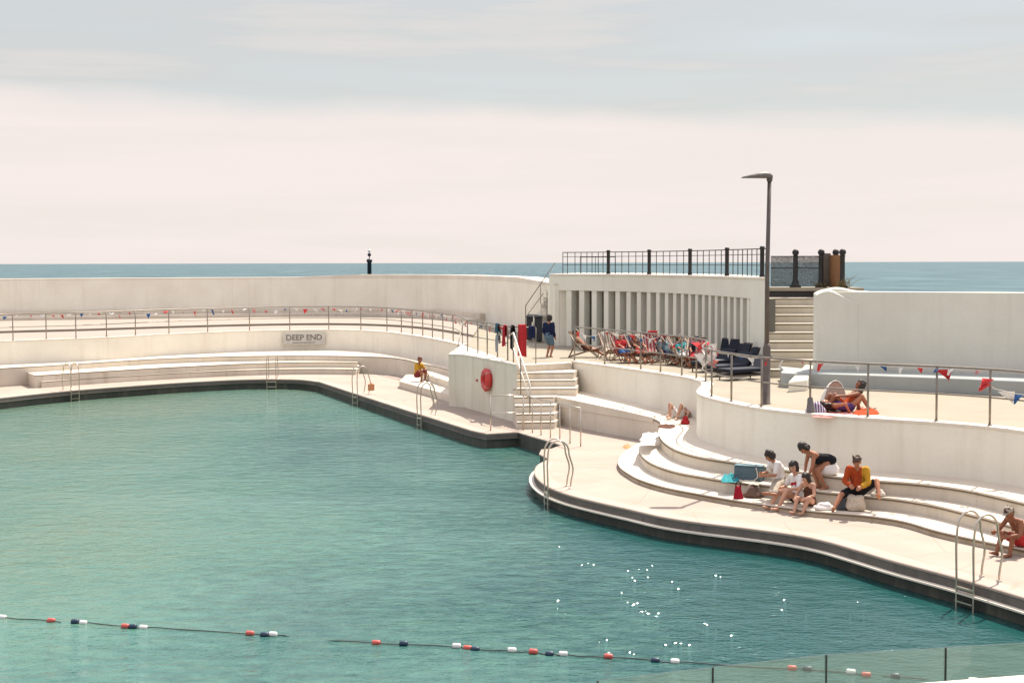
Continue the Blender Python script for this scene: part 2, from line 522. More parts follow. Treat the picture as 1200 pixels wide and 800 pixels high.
# ------------------------------------------------------------------ light and sky
SUN_EL, SUN_AZ = 56.0, 32.0
EXPOSURE = 0.86
w = bpy.data.worlds.new('World'); scene.world = w; w.use_nodes = True
nt = w.node_tree; N = nt.nodes; L = nt.links
N.clear()
out = N.new('ShaderNodeOutputWorld'); bg = N.new('ShaderNodeBackground'); bg.inputs['Strength'].default_value = 0.13
sky = N.new('ShaderNodeTexSky'); sky.sky_type = 'NISHITA'; sky.sun_disc = False
sky.sun_elevation = R(SUN_EL); sky.sun_rotation = R(SUN_AZ); sky.air_density = 1.0; sky.dust_density = 1.0; sky.ozone_density = 1.0
tc = N.new('ShaderNodeTexCoord')
sep = N.new('ShaderNodeSeparateXYZ'); L.new(tc.outputs['Generated'], sep.inputs[0])
mp = N.new('ShaderNodeMapping'); mp.inputs['Scale'].default_value = (3.0, 3.0, 34.0); L.new(tc.outputs['Generated'], mp.inputs['Vector'])
n1 = N.new('ShaderNodeTexNoise'); n1.inputs['Scale'].default_value = 1.15; n1.inputs['Detail'].default_value = 7; n1.inputs['Roughness'].default_value = 0.55
L.new(mp.outputs['Vector'], n1.inputs['Vector'])
mpw = N.new('ShaderNodeMapping'); mpw.inputs['Scale'].default_value = (3.2, 3.2, 9.0); L.new(tc.outputs['Generated'], mpw.inputs['Vector'])
n2 = N.new('ShaderNodeTexNoise'); n2.inputs['Scale'].default_value = 1.6; n2.inputs['Detail'].default_value = 6
L.new(mpw.outputs['Vector'], n2.inputs['Vector'])


def wmath(op, a, b, c=None):
    x = N.new('ShaderNodeMath'); x.operation = op
    for i, v in enumerate((a, b, c)):
        if v is None: continue
        if isinstance(v, (int, float)): x.inputs[i].default_value = v
        else: L.new(v, x.inputs[i])
    return x.outputs[0]


def wrange(v, a, b, c=0.0, d=1.0, smooth=True):
    x = N.new('ShaderNodeMapRange'); x.interpolation_type = 'SMOOTHSTEP' if smooth else 'LINEAR'
    x.inputs['From Min'].default_value = a; x.inputs['From Max'].default_value = b; x.inputs['To Min'].default_value = c; x.inputs['To Max'].default_value = d
    L.new(v, x.inputs['Value']); return x.outputs['Result']


# a low cloud bank up to about seven degrees, thin streaks above it, added bright veil overhead as fill
edge = wmath('ADD', sep.outputs['Z'], wmath('MULTIPLY', wmath('SUBTRACT', n2.outputs['Fac'], 0.5), 0.035))
slope = wmath('ADD', edge, wmath('MULTIPLY', sep.outputs['X'], 0.04))
bank = wrange(slope, 0.090, 0.116, 1.0, 0.0)
streak = wmath('MULTIPLY', wrange(n1.outputs['Fac'], 0.46, 0.74), 0.55)
veil = wmath('MAXIMUM', wrange(sep.outputs['Z'], 0.20, 0.45, 0.12, 0.62), wmath('MULTIPLY', streak, 0.85))
cov = wmath('MAXIMUM', bank, veil)
cov = wmath('MULTIPLY', cov, wrange(n1.outputs['Fac'], 0.35, 0.62, 0.80, 1.0))
mx = N.new('ShaderNodeMix'); mx.data_type = 'RGBA'
L.new(cov, mx.inputs[0]); L.new(sky.outputs['Color'], mx.inputs[6])
CLOUD = N.new('ShaderNodeRGB'); CLOUD.outputs[0].default_value = (3.98, 3.57, 3.40, 1)
hi = N.new('ShaderNodeVectorMath'); hi.operation = 'SCALE'; L.new(CLOUD.outputs[0], hi.inputs[0]); L.new(wrange(sep.outputs['Z'], 0.3, 0.65, 1.0, 1.9), hi.inputs['Scale'])  # overhead cloud brightened out of view to fill the shaded walls
L.new(hi.outputs[0], mx.inputs[7])
mg = N.new('ShaderNodeMix'); mg.data_type = 'RGBA'
grey = wmath('MULTIPLY', wrange(sep.outputs['Z'], 0.16, 0.42, 0.93, 0.0), wrange(n1.outputs['Fac'], 0.2, 0.8, 0.9, 1.0))
L.new(grey, mg.inputs[0]); L.new(sky.outputs['Color'], mg.inputs[6]); mg.inputs[7].default_value = (2.42, 2.46, 2.35, 1)
for lk in list(mx.inputs[6].links): L.remove(lk)
L.new(mg.outputs[2], mx.inputs[6])
L.new(mx.outputs[2], bg.inputs['Color']); L.new(bg.outputs[0], out.inputs['Surface'])

sun_d = bpy.data.lights.new('sun', 'SUN'); sun_d.energy = 4.3; sun_d.angle = R(0.53); sun_d.color = (1.0, 0.91, 0.78)
sun = bpy.data.objects.new('sun', sun_d); COL.objects.link(sun)
sdir = V(math.sin(R(SUN_AZ)) * math.cos(R(SUN_EL)), math.cos(R(SUN_AZ)) * math.cos(R(SUN_EL)), math.sin(R(SUN_EL)))
sun.rotation_euler = sdir.to_track_quat('Z', 'Y').to_euler()
sun.location = (10, 40, 40)
scene.view_settings.view_transform = 'Standard'; scene.view_settings.look = 'None'; scene.view_settings.gamma = 1.0
scene.view_settings.exposure = EXPOSURE

# ------------------------------------------------------------------ levels
T = 1.90          # terrace
LED = 0.75        # seat ledge near
LEDF = 0.85       # seat ledge far
WAT = -0.47       # pool water

# deck edge
E_px = [(-420, 532), (-200, 496), (-60, 473), (0, 466), (100, 456), (150, 452.3), (225, 447.3), (300, 444.2), (350, 444.6), (374, 447.2)]
E_a = line(E_px, 0, 5)
E_b = [P(x, y, 0) for x, y in [(420, 462.3), (475, 480), (520, 494), (552, 504), (570, 508), (607, 506), (620, 510), (648, 518), (657, 521)]]
E_s = [P(x, y, 0) for x, y in [(646, 525.2), (634, 526.2), (631.5, 531.5), (641, 536.5)]]
E_c = line([(641, 538), (630, 544), (626, 550.5), (627, 557), (633, 564), (645, 571.5), (663, 578.5), (700, 588), (740, 597), (780, 606), (820, 612), (862, 617), (905, 622.5), (935, 627), (960, 632),
            (1000, 643), (1040, 655), (1126, 678), (1200, 700), (1290, 728), (1420, 770)], 0, 5)
EDGE = E_a + E_b + E_s + E_c

far = [V(24, 22, 0), V(34, 40, 0), V(34, 100, 0), V(-70, 100, 0), V(-75, 40, 0)]


def ground(name, pts, z0, z1, mat, bevel=0.0, kind='structure'):
    o = MB().prism(xy(pts), z0, z1).build(name, M[mat], None, bevel)
    tag(o, kind=kind)
    return o


def strip(name, pts, d0, d1, z0, z1, mat, parent=None, bevel=0.0):
    a = offset(pts, d0); b = offset(pts, d1)
    return MB().prism(xy(a + b[::-1]), z0, z1).build(name, M[mat] if isinstance(mat, str) else mat, parent, bevel)



ground('pool_deck', EDGE + far, -0.055, 0.0, 'deck', 0.018)
strip('deck_edge_paving', E_c[3:], 0.03, 0.40, -0.02, 0.004, 'edge_paving').__setitem__('kind', 'structure')
strip('deck_edge_paving', E_a[2:] + E_b[:-3], 0.03, 0.40, -0.02, 0.004, 'edge_paving').__setitem__('kind', 'structure')
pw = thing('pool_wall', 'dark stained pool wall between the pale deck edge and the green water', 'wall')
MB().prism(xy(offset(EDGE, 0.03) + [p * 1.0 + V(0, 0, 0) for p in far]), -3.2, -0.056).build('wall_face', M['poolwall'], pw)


led_pts = [p for p in E_c]
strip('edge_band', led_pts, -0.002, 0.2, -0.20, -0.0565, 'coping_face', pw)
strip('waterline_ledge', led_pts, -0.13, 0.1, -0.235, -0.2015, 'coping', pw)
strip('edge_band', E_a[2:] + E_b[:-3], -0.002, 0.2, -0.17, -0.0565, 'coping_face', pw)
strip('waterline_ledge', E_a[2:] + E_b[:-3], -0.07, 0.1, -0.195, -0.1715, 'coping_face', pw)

wb = MB()
wb.add([(-90, 4, WAT), (45, 4, WAT), (45, 96, WAT), (-90, 96, WAT)], [(0, 1, 2, 3)])
# added wavelets, tilted to flash the sun at the camera, merged into the water mesh
rw_ = random.Random(12)
def glint_wavelet(c, k_):
    """a short curved ripple face tilted to mirror the sun towards the camera, with its own back"""
    hd_ = Matrix.Rotation(rw_.uniform(-.05, .05), 3, 'Z') @ V(.353, -.935, 0).normalized(); sd_ = V(-hd_.y, hd_.x, 0)
    base = .034 * k_; ln_ = .060 * k_
    nu, nv = 6, 6
    vs_ = []; fs_ = []
    t0 = 26.3 + rw_.uniform(-2, 2)
    zs_ = [0.0]
    for i in range(nu): zs_.append(zs_[-1] + base / nu * math.tan(R(t0 - 5 + 10 * (i + .5) / nu)))
    for i in range(nu + 1):
        for j in range(nv + 1):
            v_ = (j / nv - .5) * ln_
            vs_.append(c + hd_ * (base * (.5 - i / nu)) + sd_ * v_ + V(0, 0, zs_[i] - v_ * v_ / (2 * .42 * k_) - .004))
    for i in range(nu):
        for j in range(nv):
            a = i * (nv + 1) + j
            fs_.append((a, a + nv + 1, a + nv + 2, a + 1))
    wb.add(vs_, fs_, True, 1)
    top = [vs_[nu * (nv + 1) + j] for j in range(nv + 1)]
    wb.add(top + [p - hd_ * .05 * k_ - V(0, 0, .05 * k_) for p in top], [(j, nv + 1 + j, nv + 2 + j, j + 1) for j in range(nv)], False)
for i in range(38):
    cx, cy = rw_.gauss(800, 95), rw_.gauss(705, 48)
    if cy > 788 or cx < 640: continue
    for k in range(rw_.choice((1, 1, 2, 3))):
        c = P(cx + rw_.uniform(-14, 14), cy + rw_.uniform(-3, 3), WAT)
        q = nearest(E_c, V(c.x, c.y, 0))[0]
        if (q - V(c.x, c.y, 0)).length < 1.2: continue
        glint_wavelet(c, rw_.choice((.4, .5, .6, .7, .9, 1.15)))
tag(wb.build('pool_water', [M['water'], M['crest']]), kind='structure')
sb = MB()
sb.add([(-40000, 60, -3.4), (40000, 60, -3.4), (40000, 45000, -3.4), (-40000, 45000, -3.4)], [(0, 1, 2, 3)])
sb.add([(60, -200, -3.4), (40000, -200, -3.4), (40000, 59.9, -3.4), (60, 59.9, -3.4)], [(0, 1, 2, 3)])
tag(sb.build('sea', M['sea']), kind='structure')

# terrace edge / retaining wall tops
W_far = line([(-300, 428), (-120, 410), (0, 400.8), (100, 397.3), (200, 392), (250, 390), (300, 388.3), (350, 387.3), (400, 387.2), (440, 388.8), (480, 393.3), (515, 399.3), (540, 405)], T, 5)
W_r1 = line([(669, 424.3), (690, 427), (720, 431), (750, 435.3), (790, 441.3), (808, 444.5), (818, 447.5), (822.5, 451), (819.5, 455), (816.5, 459.5), (819, 463.5), (827, 466.8), (840, 470.3), (856, 474), (888, 480), (920, 484),
             (950, 487), (1000, 491), (1050, 494), (1097, 497), (1160, 502.5), (1200, 507.5), (1260, 516), (1400, 540)], T, 6)
stair_top = [P(600, 428, T), P(668, 424.5, T)]
blk_A = P(544, 477, 0); blk_B = P(606, 495.5, 0); blk_C = P(526, 476, 0)
blk_Bb = P(601.5, 425.5, 2.0); blk_Cb = P(541, 404, 2.0)
terr = offset(W_far, 0.25) + [V(blk_Cb.x + .5, blk_Cb.y - .5, 0), V(stair_top[0].x - .02, stair_top[0].y + .3, 0)] + stair_top + offset(W_r1, 0.25) + [V(30, 18, 0), V(36, 40, 0), V(36, 99, 0), V(-70, 99, 0), V(-75, 60, 0)]
ground('terrace', terr, 0.1, T, 'terrace')


def retaining(label, pts, foot):
    t = thing('retaining_wall', label, 'wall')
    strip('wall_face', pts, 0.0, 0.32, foot, T - 0.02, 'paint', t)
    strip('coping', pts, -0.02, 0.34, T - 0.0195, T + 0.055, 'coping', t, 0.015)
    return t


rw1 = retaining('curved white retaining wall carrying the DEEP END sign above the far seat ledge', W_far, 0.3)
rw2 = retaining('white retaining wall that swells into a rounded bulge above the curved steps', W_r1, 0.2)

# far seat ledge and its tier of low steps
L_far = line([(-300, 474), (-120, 446), (0, 431), (60, 427.6), (100, 425), (200, 419.2), (300, 416.6), (360, 416.2), (400, 416.6), (450, 418), (494, 425.5), (520, 431), (536, 436.5)], LEDF, 5)
fl = thing('seat_ledge', 'long low white seat ledge under the far retaining wall', 'ledge')
back = offset(W_far, 0.15)
MB().prism(xy(L_far + [V(blk_Cb.x + .5, blk_Cb.y - 2, 0)] + back[::-1]), -0.1, LEDF).build('seat', M['step'], fl, 0.02)
ts = thing('tiered_steps', 'thin white steps in a long curve along the far end of the pool', 'steps')
def nosing(pts, z, parent, h0=.05, h1=.022):
    return strip('nosing', pts, -0.004, 0.05, z - h0, z - h1, 'nosing', parent)


def tier(front_px, z, name, parent, backpts, mat='step'):
    f = line(front_px, z, 5)
    nosing(f, z, parent)
    return MB().prism(xy(f + backpts[::-1]), -0.09, z).build(name, M[mat], parent, 0.015)
bk = [p for p in L_far if P(30, 430, LEDF).x < p.x < P(422, 417, LEDF).x]
bk = offset(bk, 0.6)
tier([(41, 439.5), (100, 435.7), (150, 432.6), (230, 428.3), (300, 425.2), (380, 423.8), (417, 424.2)], 0.57, 'step', ts, bk)
tier([(49, 447), (100, 443.2), (150, 440), (230, 435.6), (300, 432.8), (380, 431.8), (417, 432.3)], 0.28, 'step', ts, offset(bk, 0.1))

# steps beside the block (left)
ls = thing('stair', 'three broad white seat steps beside the lifebuoy block, person in yellow on them', 'steps')
def quad_step(px, z, name, parent, bev=0.018):
    """front edge pixels left->right, then the run back"""
    f = [P(x, y, z) for x, y in px]
    return f
f0 = quad_step([(468, 446.5), (531, 463.5)], 0.30, 'step', ls)
bk0 = [V(blk_Cb.x, blk_Cb.y - 5, 0), P(478, 434, 0.3)]
MB().prism(xy([f0[0], f0[1], P(540, 462, .3)] + [P(541, 440, .3), P(476, 438.5, .3)]), -0.08, 0.30).build('step', M['step'], ls, 0.018)
f1 = quad_step([(495, 437.5), (536, 449.8)], 0.58, 'step', ls)
MB().prism(xy([f1[0], f1[1], P(545, 445, .58), P(538, 430, .58), P(500, 429.5, .58)]), -0.07, 0.58).build('step', M['step'], ls, 0.018)

# lifebuoy block
bt = thing('stair_block', 'white angular block between two stairs with a red lifebuoy on its face', 'wall')
bp = [blk_C, blk_A, blk_B, V(blk_Bb.x, blk_Bb.y, 0), V(blk_Cb.x, blk_Cb.y, 0)]
MB().prism(xy(bp), -0.06, 1.955).build('block', M['block'], bt)
MB().prism(xy(offset(bp + bp[:1], -0.012)[:-1]), 1.956, 2.02).build('coping', M['coping'], bt, 0.015)

# stair to the right of the block
st = thing('stair', 'steep white stair from deck to terrace with a cream handrail down its middle', 'steps')
ys = [428, 436.5, 445.5, 455, 465, 475, 484.8, 494.3]
MB().prism(xy([P(597, 428.6, T) , P(669.5, 425, T), stair_top[1] + V(.3, .5, 0), stair_top[0] + V(0, .5, 0)]), -0.045, T + .005).build('step', M['step'], st, 0.02)
for k in range(1, 8):
    z = T - 0.2375 * k
    a = P(597.5 + 1.2 * k, ys[k], z); b = P(671 + 1.6 * k if k < 4 else 647 + .4 * k, ys[k] - 0.5, z)
    nosing([a, b], z, st, .055, .028)
    a2 = V(stair_top[0].x, stair_top[0].y + .4, 0); b2 = V(stair_top[1].x + .4, stair_top[1].y + .4, 0)
    MB().prism(xy([a, b, b2, a2]), -0.05 - .004 * k, z).build('step', M['step'], st, 0.02)

# near seat and curved steps
S_h = [0.93, 0.93, 0.88, 0.82, 0.765]
L_seat = [P(x, y, z) for (x, y), z in zip([(641, 463.5), (652, 464.5), (700, 474.5), (735, 482), (765, 489)], S_h)]
L_in = line([(765, 489), (773, 493.5), (773.5, 499), (771.5, 504.5), (773, 511), (780, 519), (797, 528), (820, 534.2), (860, 540.5), (910, 548), (960, 555), (1028, 562), (1070, 565), (1108, 569.2), (1200, 588), (1300, 612), (1440, 655)], LED, 6)
Lr = L_seat + L_in[1:]
sl = thing('seat_ledge', 'white seat ledge from the stair to the curved steps under the rounded wall', 'ledge')
Wb = offset(W_r1, 0.15)
def wcol(px):
    return min(Wb[:40], key=lambda p: abs(600 + F * (_rot.transposed() @ (p - V(0, 0, CAM_Z))).x / -(_rot.transposed() @ (p - V(0, 0, CAM_Z))).z - px))
sbk = [wcol(px) for px in (669, 680, 722, 758, 790)]
MB().prism(xy(offset(L_seat, .03) + sbk[::-1]), -0.1, [h - .046 for h in S_h + S_h[::-1]]).build('seat_front', M['step'], sl)
MB().prism(xy(L_seat + sbk[::-1]), .60, S_h + S_h[::-1]).build('seat', M['step'], sl, 0.012)
MB().tube([p - V(0, 0, .062) for p in offset(L_seat, .022)], .013, 6).build('nosing', M['nosing'], sl)
Lc = [L_seat[-1]] + L_in[1:]
iw = min(range(len(Wb)), key=lambda i: (Wb[i] - sbk[-1]).length)
MB().prism(xy(offset(Lc, .03) + Wb[iw:][::-1]), -0.1, LED - .046).build('seat_front', M['step'], sl)
MB().prism(xy(Lc + Wb[iw:][::-1]), LED - .045, LED).build('seat', M['step'], sl, 0.012)
cs = thing('curved_steps', 'curved low white steps sweeping round the rounded bulge of the wall', 'steps')
Mid = line([(757, 514), (751, 519), (748.5, 525.5), (752, 533), (761, 540.5), (780, 548.3), (800, 553.5), (820, 557), (840, 560.5), (900, 567.5), (960, 574.5), (1016, 580.2), (1050, 583.5), (1080, 588), (1136, 601), (1200, 619), (1300, 648), (1440, 695)], 0.43, 6)
Bot = line([(752, 517), (738, 524.5), (727, 534), (724, 541), (727, 547.5), (736, 554), (748, 560.5), (780, 570.2), (820, 578), (860, 585), (910, 592), (960, 598.5), (1010, 602.5), (1050, 608), (1100, 621.5), (1150, 632.5), (1200, 643), (1300, 670), (1440, 712)], 0.14, 6)
inner = offset(L_in, 0.5)
inn = inner[12:]
MB().prism(xy(offset(Mid, .03) + inn[::-1]), -0.08, 0.43 - .046).build('riser', M['step'], cs)
MB().prism(xy(Mid + inn[::-1]), 0.43 - .045, 0.43).build('step', M['step'], cs, 0.012)
MB().prism(xy(offset(Bot, .025) + offset(inn, 0.05)[::-1]), -0.07, 0.14 - .036).build('riser', M['step_dirty'], cs)
MB().prism(xy(Bot + offset(inn, 0.05)[::-1]), 0.14 - .035, 0.14).build('step', M['step'], cs, 0.012)

# ------------------------------------------------------------------ outer sea wall (left)
OW = line([(-300, 392), (-120, 381), (0, 377.6), (100, 376), (200, 374.6), (300, 373.2), (400, 372.5), (500, 374.3), (560, 379.5), (600, 387.5), (625, 396.5), (650, 405)], T, 6)
ow = thing('sea_wall', 'tall plain white wall closing off the sea behind the far terrace', 'wall')
strip('wall_face', OW, 0.0, 1.2, T - 0.2, 4.50, 'paint', ow)
MB().prism(xy(offset(OW, -0.02) + offset(OW, 1.25)[::-1]), 4.501, 4.58).build('coping', M['coping'], ow, 0.02)
OWr = [p for p in OW if P(332, 375, T).x < p.x]
n = len(OWr)
zt = [4.585 + 0.16 * min(1, i / 4.0) * min(1.0, (n - 1 - i) / 10.0) for i in range(n)]
fr = offset(OWr, 0.0); bk2 = offset(OWr, 1.15)
MB().prism(xy(fr + bk2[::-1]), 4.583, zt + zt[::-1]).build('raised_coping', M['coping'], ow, 0.05)
tt = thing('seat_ledge', 'low white tier of seating along the foot of the sea wall', 'ledge')
OWt = [p for p in OW if p.x < P(575, 381, T).x]
strip('seat', OWt, -1.1, 0.1, T - 0.1, T + 0.36, 'step', tt, 0.02)
strip('seat', OWt, -0.35, 0.1, T + 0.30, T + 0.68, 'step', tt, 0.02)

# white painted paving and one broad low step between the railing and the sea wall
OWq = [p for p in OW if p.x < P(588, 385, T).x]
front_w = [p for p in offset(W_far, 0.33)]
ground('terrace_paving', front_w + offset(OWq, -1.05)[::-1], T - .03, T + .005, 'paving')
midl = [a_.lerp(b_, .45) for a_, b_ in zip(resample(front_w, 2.0), resample(offset(OWq, -1.05), 2.0))] if False else None
na = resample(front_w, (front_w[-1] - front_w[0]).length / 30); nb0 = resample(offset(OWq, -1.0), (OWq[-1] - OWq[0]).length / 30)
k_ = min(len(na), len(nb0)); na = resample(front_w, sum((b_ - a_).length for a_, b_ in zip(front_w, front_w[1:])) / 30); nb0 = resample(offset(OWq, -1.0), sum((b_ - a_).length for a_, b_ in zip(offset(OWq, -1.0), offset(OWq, -1.0)[1:])) / 30); k_ = min(len(na), len(nb0))
bs_ = thing('terrace_step', 'broad low white step running along the far terrace behind the railing', 'steps')
MB().prism(xy([a_.lerp(b_, .38) for a_, b_ in zip(na[:k_], nb0[:k_])] + nb0[:k_][::-1]), T - .02, T + .13).build('step', M['paving'], bs_, .02)
nosing([a_.lerp(b_, .38) for a_, b_ in zip(na[:k_], nb0[:k_])], T + .13, bs_, .06, .025)

# ------------------------------------------------------------------ shelter with the row of fins
S0 = P(655, 405, T); S1 = P(889, 437, T)
c1 = S0 + V(math.cos(R(40)), -math.sin(R(40)), 0) * 6.2
c2 = S1 + V(-math.cos(R(81)), math.sin(R(81)), 0) * 6.2
arc = []
for i in range(61):
    t = i / 60
    arc.append(S0 * (1 - t)**3 + c1 * 3 * t * (1 - t)**2 + c2 * 3 * t * t * (1 - t) + S1 * t**3)
ROOF = 4.98
sh = thing('beach_shelter', 'white curved shelter fronted by a row of narrow upright fins', 'shelter')
left_end = S0 + V(-0.38, 0.42, 0)
pier_r = S1 + V(0.17, -0.35, 0)
fas = [left_end] + arc + [pier_r]
backline = [V(8.22, 46.6, 0), V(8.62, 48.95, 0), V(8.72, 49.6, 0), V(8.8, 56, 0), V(6.5, 64, 0), V(3.2, 66.5, 0)]
MB().prism(xy(fas + backline), 4.30, ROOF - .05).build('roof', M['paint_green'], sh)
lip = offset(fas, -0.03)
MB().prism(xy(lip + backline), ROOF - .049, ROOF + 0.03).build('roof_edge', M['coping'], sh, 0.015)
# back wall of the recess
bwl = []
for i, p in enumerate(arc):
    t = i / 60
    bwl.append(offset(arc, 0.95 - 0.65 * t)[i])
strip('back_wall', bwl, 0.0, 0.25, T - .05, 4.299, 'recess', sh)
# solid ends
MB().prism(xy([left_end, S0, S0 + V(.5, 1.2, 0), left_end + V(.5, 1.4, 0)]), T - .06, 4.299).build('end_wall', M['paint_green'], sh)
pe = [arc[-4], arc[-1], pier_r, V(8.22, 46.6, 0), V(8.60, 48.6, 0)]
MB().prism(xy(pe), T - .06, 4.299).build('end_wall', M['paint_green'], sh)
fin = resample(arc, 0.01)
NF = 23
tot = sum((arc[i + 1] - arc[i]).length for i in range(60))
def along(s):
    a = 0
    for i in range(60):
        d = (arc[i + 1] - arc[i]).length
        if a + d >= s:
            return arc[i].lerp(arc[i + 1], (s - a) / d), (arc[i + 1] - arc[i]).normalized()
        a += d
    return arc[-1], (arc[-1] - arc[-2]).normalized()
pitch = (tot - 0.30) / NF
for k in range(NF):
    p, t = along(0.16 + pitch * (k + 0.5))
    nrm = V(-t.y, t.x, 0)
    c = p + nrm * 0.21; c.z = (T + 4.3) / 2
    ang = math.atan2(t.y, t.x)
    o = MB().box((0, 0, 0), (0.29, 0.36, 4.3 - T - 0.002)).build('fin', M['paint_green'], sh, 0.01)
    o.location = c; o.rotation_euler = (0, 0, ang)

# upper promenade behind, with its dark riser
PR = 4.63
ground('promenade', [V(8.63, 48.6, 0), V(10.1, 48.4, 0), V(11.75, 47.5, 0), V(11.75, 49.9, 0), V(8.95, 49.9, 0)], PR - 0.12, PR, 'terrace', 0.01)
ps = thing('promenade_face', 'dark band across the head of the broad stair below the promenade', 'wall')
MB().prism(xy([V(8.64, 48.68, 0), V(10.2, 48.55, 0), V(11.7, 47.75, 0), V(11.7, 49, 0), V(8.9, 49, 0)]), T, PR - 0.121).build('face', M['dark_riser'], ps)

us = thing('stair', 'broad white stair climbing to the dark band between shelter and right hand wall', 'steps')
UY = [433.5, 422.5, 411.5, 400.3, 389.5, 379, 369, 359, 349]
for k in range(9):
    z = T + (4.30 - T) * (k + 1) / 9
    Y = 44.2 + 0.46 * k
    a = PY(899, UY[k], Y); a.x = 7.98 + 0.62 * k / 8
    x1 = 10.6
    MB().prism([(a.x, Y), (x1, Y - 0.05), (x1, 48.5), (8.66, 48.66), (8.5, 48.0)], T - 0.03 - .003 * k, z).build('step', M['step_warm'], us, 0.03)
    nosing([V(a.x, Y, 0), V(x1, Y - .05, 0)], z, us, .07, .038)

# right-hand wall
RWl = [V(9.05, 42.2, 0), V(10.2, 41.9, 0), V(12, 41.3, 0), V(14.2, 40.2, 0), V(18, 37.8, 0), V(26, 31.5, 0)]
RWl = catmull(RWl, 5)
rw = thing('sea_wall', 'tall white wall at the right, its end finished with a sloping scroll', 'wall')
topz = PY(1100, 342.6, 41).z
a = offset(RWl, 0.0); b = offset(RWl, 0.8)
cap = []
N1 = len(a)
MB().prism(xy(a[2:] + b[2:][::-1]), T - .05, topz).build('wall_face', M['wall_grey'], rw)
def scroll(front, zs, back_off, rise=.10):
    m = MB()
    n = len(front)
    bb = offset(front, back_off)
    vs = []
    for i in range(n):
        vs += [V(front[i].x, front[i].y, T - .04), V(front[i].x, front[i].y, zs[i]), V(bb[i].x, bb[i].y, zs[i] + rise), V(bb[i].x, bb[i].y, T - .04)]
    fs = []
    for i in range(n - 1):
        q = i * 4
        for k in range(4):
            k2 = (k + 1) % 4
            fs.append((q + k, q + 4 + k, q + 4 + k2, q + k2))
    fs.append((0, 1, 2, 3)); fs.append(tuple((n - 1) * 4 + k for k in (3, 2, 1, 0)))
    m.add(vs, fs)
    return m
# front buttress with falling top edge
fx = [956.5, 961, 966, 971, 976, 982, 988, 994, 1000, 1006]
fy = [345.8, 343.4, 341.6, 341.0, 342.0, 344.6, 347.6, 350.8, 353.8, 356.5]
fp = []
for i, (x_, y_) in enumerate(zip(fx, fy)):
    yy = 41.95 + 0.14 * (i / 9) - 0.0
    fp.append(PY(x_, y_, 41.9 - 0.12 * i / 9 * 0))
fr_ = []
for i, p in enumerate(fp):
    # the buttress thins out and dies into the wall
    nb, tg = nearest(RWl, V(p.x, p.y, 0))
    wall_y = nb.y
    fr_.append(V(p.x, wall_y - 0.30 * (1 - i / 9.0) - 0.015, 0))
scroll(fr_, [CAM_Z + (p.z - CAM_Z) * (q.y / 41.9) for p, q in zip(fp, fr_)], 0.3, .06).build('buttress', M['wall_grey'], rw, 0.02)
# crest over the wall behind it
gx = [962, 968, 974, 980, 986, 992, 998, 1006, 1016]
gy = [343.4, 340.0, 338.4, 337.9, 338.4, 339.8, 341.2, 342.2, 342.6]
gp = [PY(x_, y_, 42.3) for x_, y_ in zip(gx, gy)]
gf = []
for p in gp:
    nb, tg = nearest(RWl, V(p.x, p.y, 0)); gf.append(V(p.x, nb.y + 0.25, 0))
scroll(gf, [p.z for p in gp], 0.5, .03).build('crest', M['wall_grey'], rw, 0.02)
# plinth bench along its foot
pl = thing('seat_ledge', 'low rounded plinth along the foot of the right hand wall', 'ledge')
plf = line([(918, 449.5), (915.5, 451.5), (919, 453.8), (930, 454.3), (945, 453.6), (965, 454.8), (1000, 456.2), (1100, 460.3), (1200, 465), (1300, 471), (1420, 480)], T, 5)
plb = [V(26, 31.2, 0), V(18, 37.5, 0), V(14.2, 39.9, 0), V(12, 41.0, 0), V(9.0, 42.1, 0), V(8.2, 43.4, 0)]
MB().prism(xy(plf + plb), T - .02, T + 0.42).build('seat', M['plinth'], pl, 0.04, 3)
rp = thing('sloping_block', 'small white sloping block beside the foot of the broad stair', 'block')
q0 = P(924, 447, T + .3); q1 = P(946, 445, T + .3); q2 = P(953, 434, T + .3); q3 = P(944, 433, T + .3)
MB().prism(xy([q0, q1, q2, q3]), T - .01, [T + .30, T + .31, T + .46, T + .46]).build('block', M['paint'], rp, 0.03)

nosing(Mid, .43, cs, .075, .0455); nosing(Bot, .14, cs, .062, .0355); nosing(Lc[1:], LED, sl, .075, .0455); nosing(L_far, LEDF, fl, .055, .028)

# near terrace with a glass balustrade, and the wall top at the corner
ground('near_terrace', [V(0.2, 11.4, 0), V(1.8, 12.2, 0), V(2.4, 13.3, 0), V(4.0, 13.95, 0), V(5.4, 14.15, 0), V(12, 14.6, 0), V(12, 4, 0), V(-2, 4, 0)], -3, 0.66, 'terrace')
lw = thing('near_wall', 'bright white wall top cutting across the bottom right corner', 'wall')
n0 = P(1040, 801.5, 2.2); n1_ = P(1082, 798, 2.2); n2_ = P(1200, 789, 2.2); n3 = P(1400, 772, 2.2)
MB().prism(xy([n0, n1_, n2_, n3, V(n3.x + 1, n3.y - .6, 0), V(n2_.x, n2_.y - .55, 0), V(n1_.x, n1_.y - .55, 0), V(n0.x, n0.y - .5, 0)]), 0.5, 2.2).build('wall_face', M['coping'], lw, 0.03)
# ------------------------------------------------------------------ railings
RH = 1.22


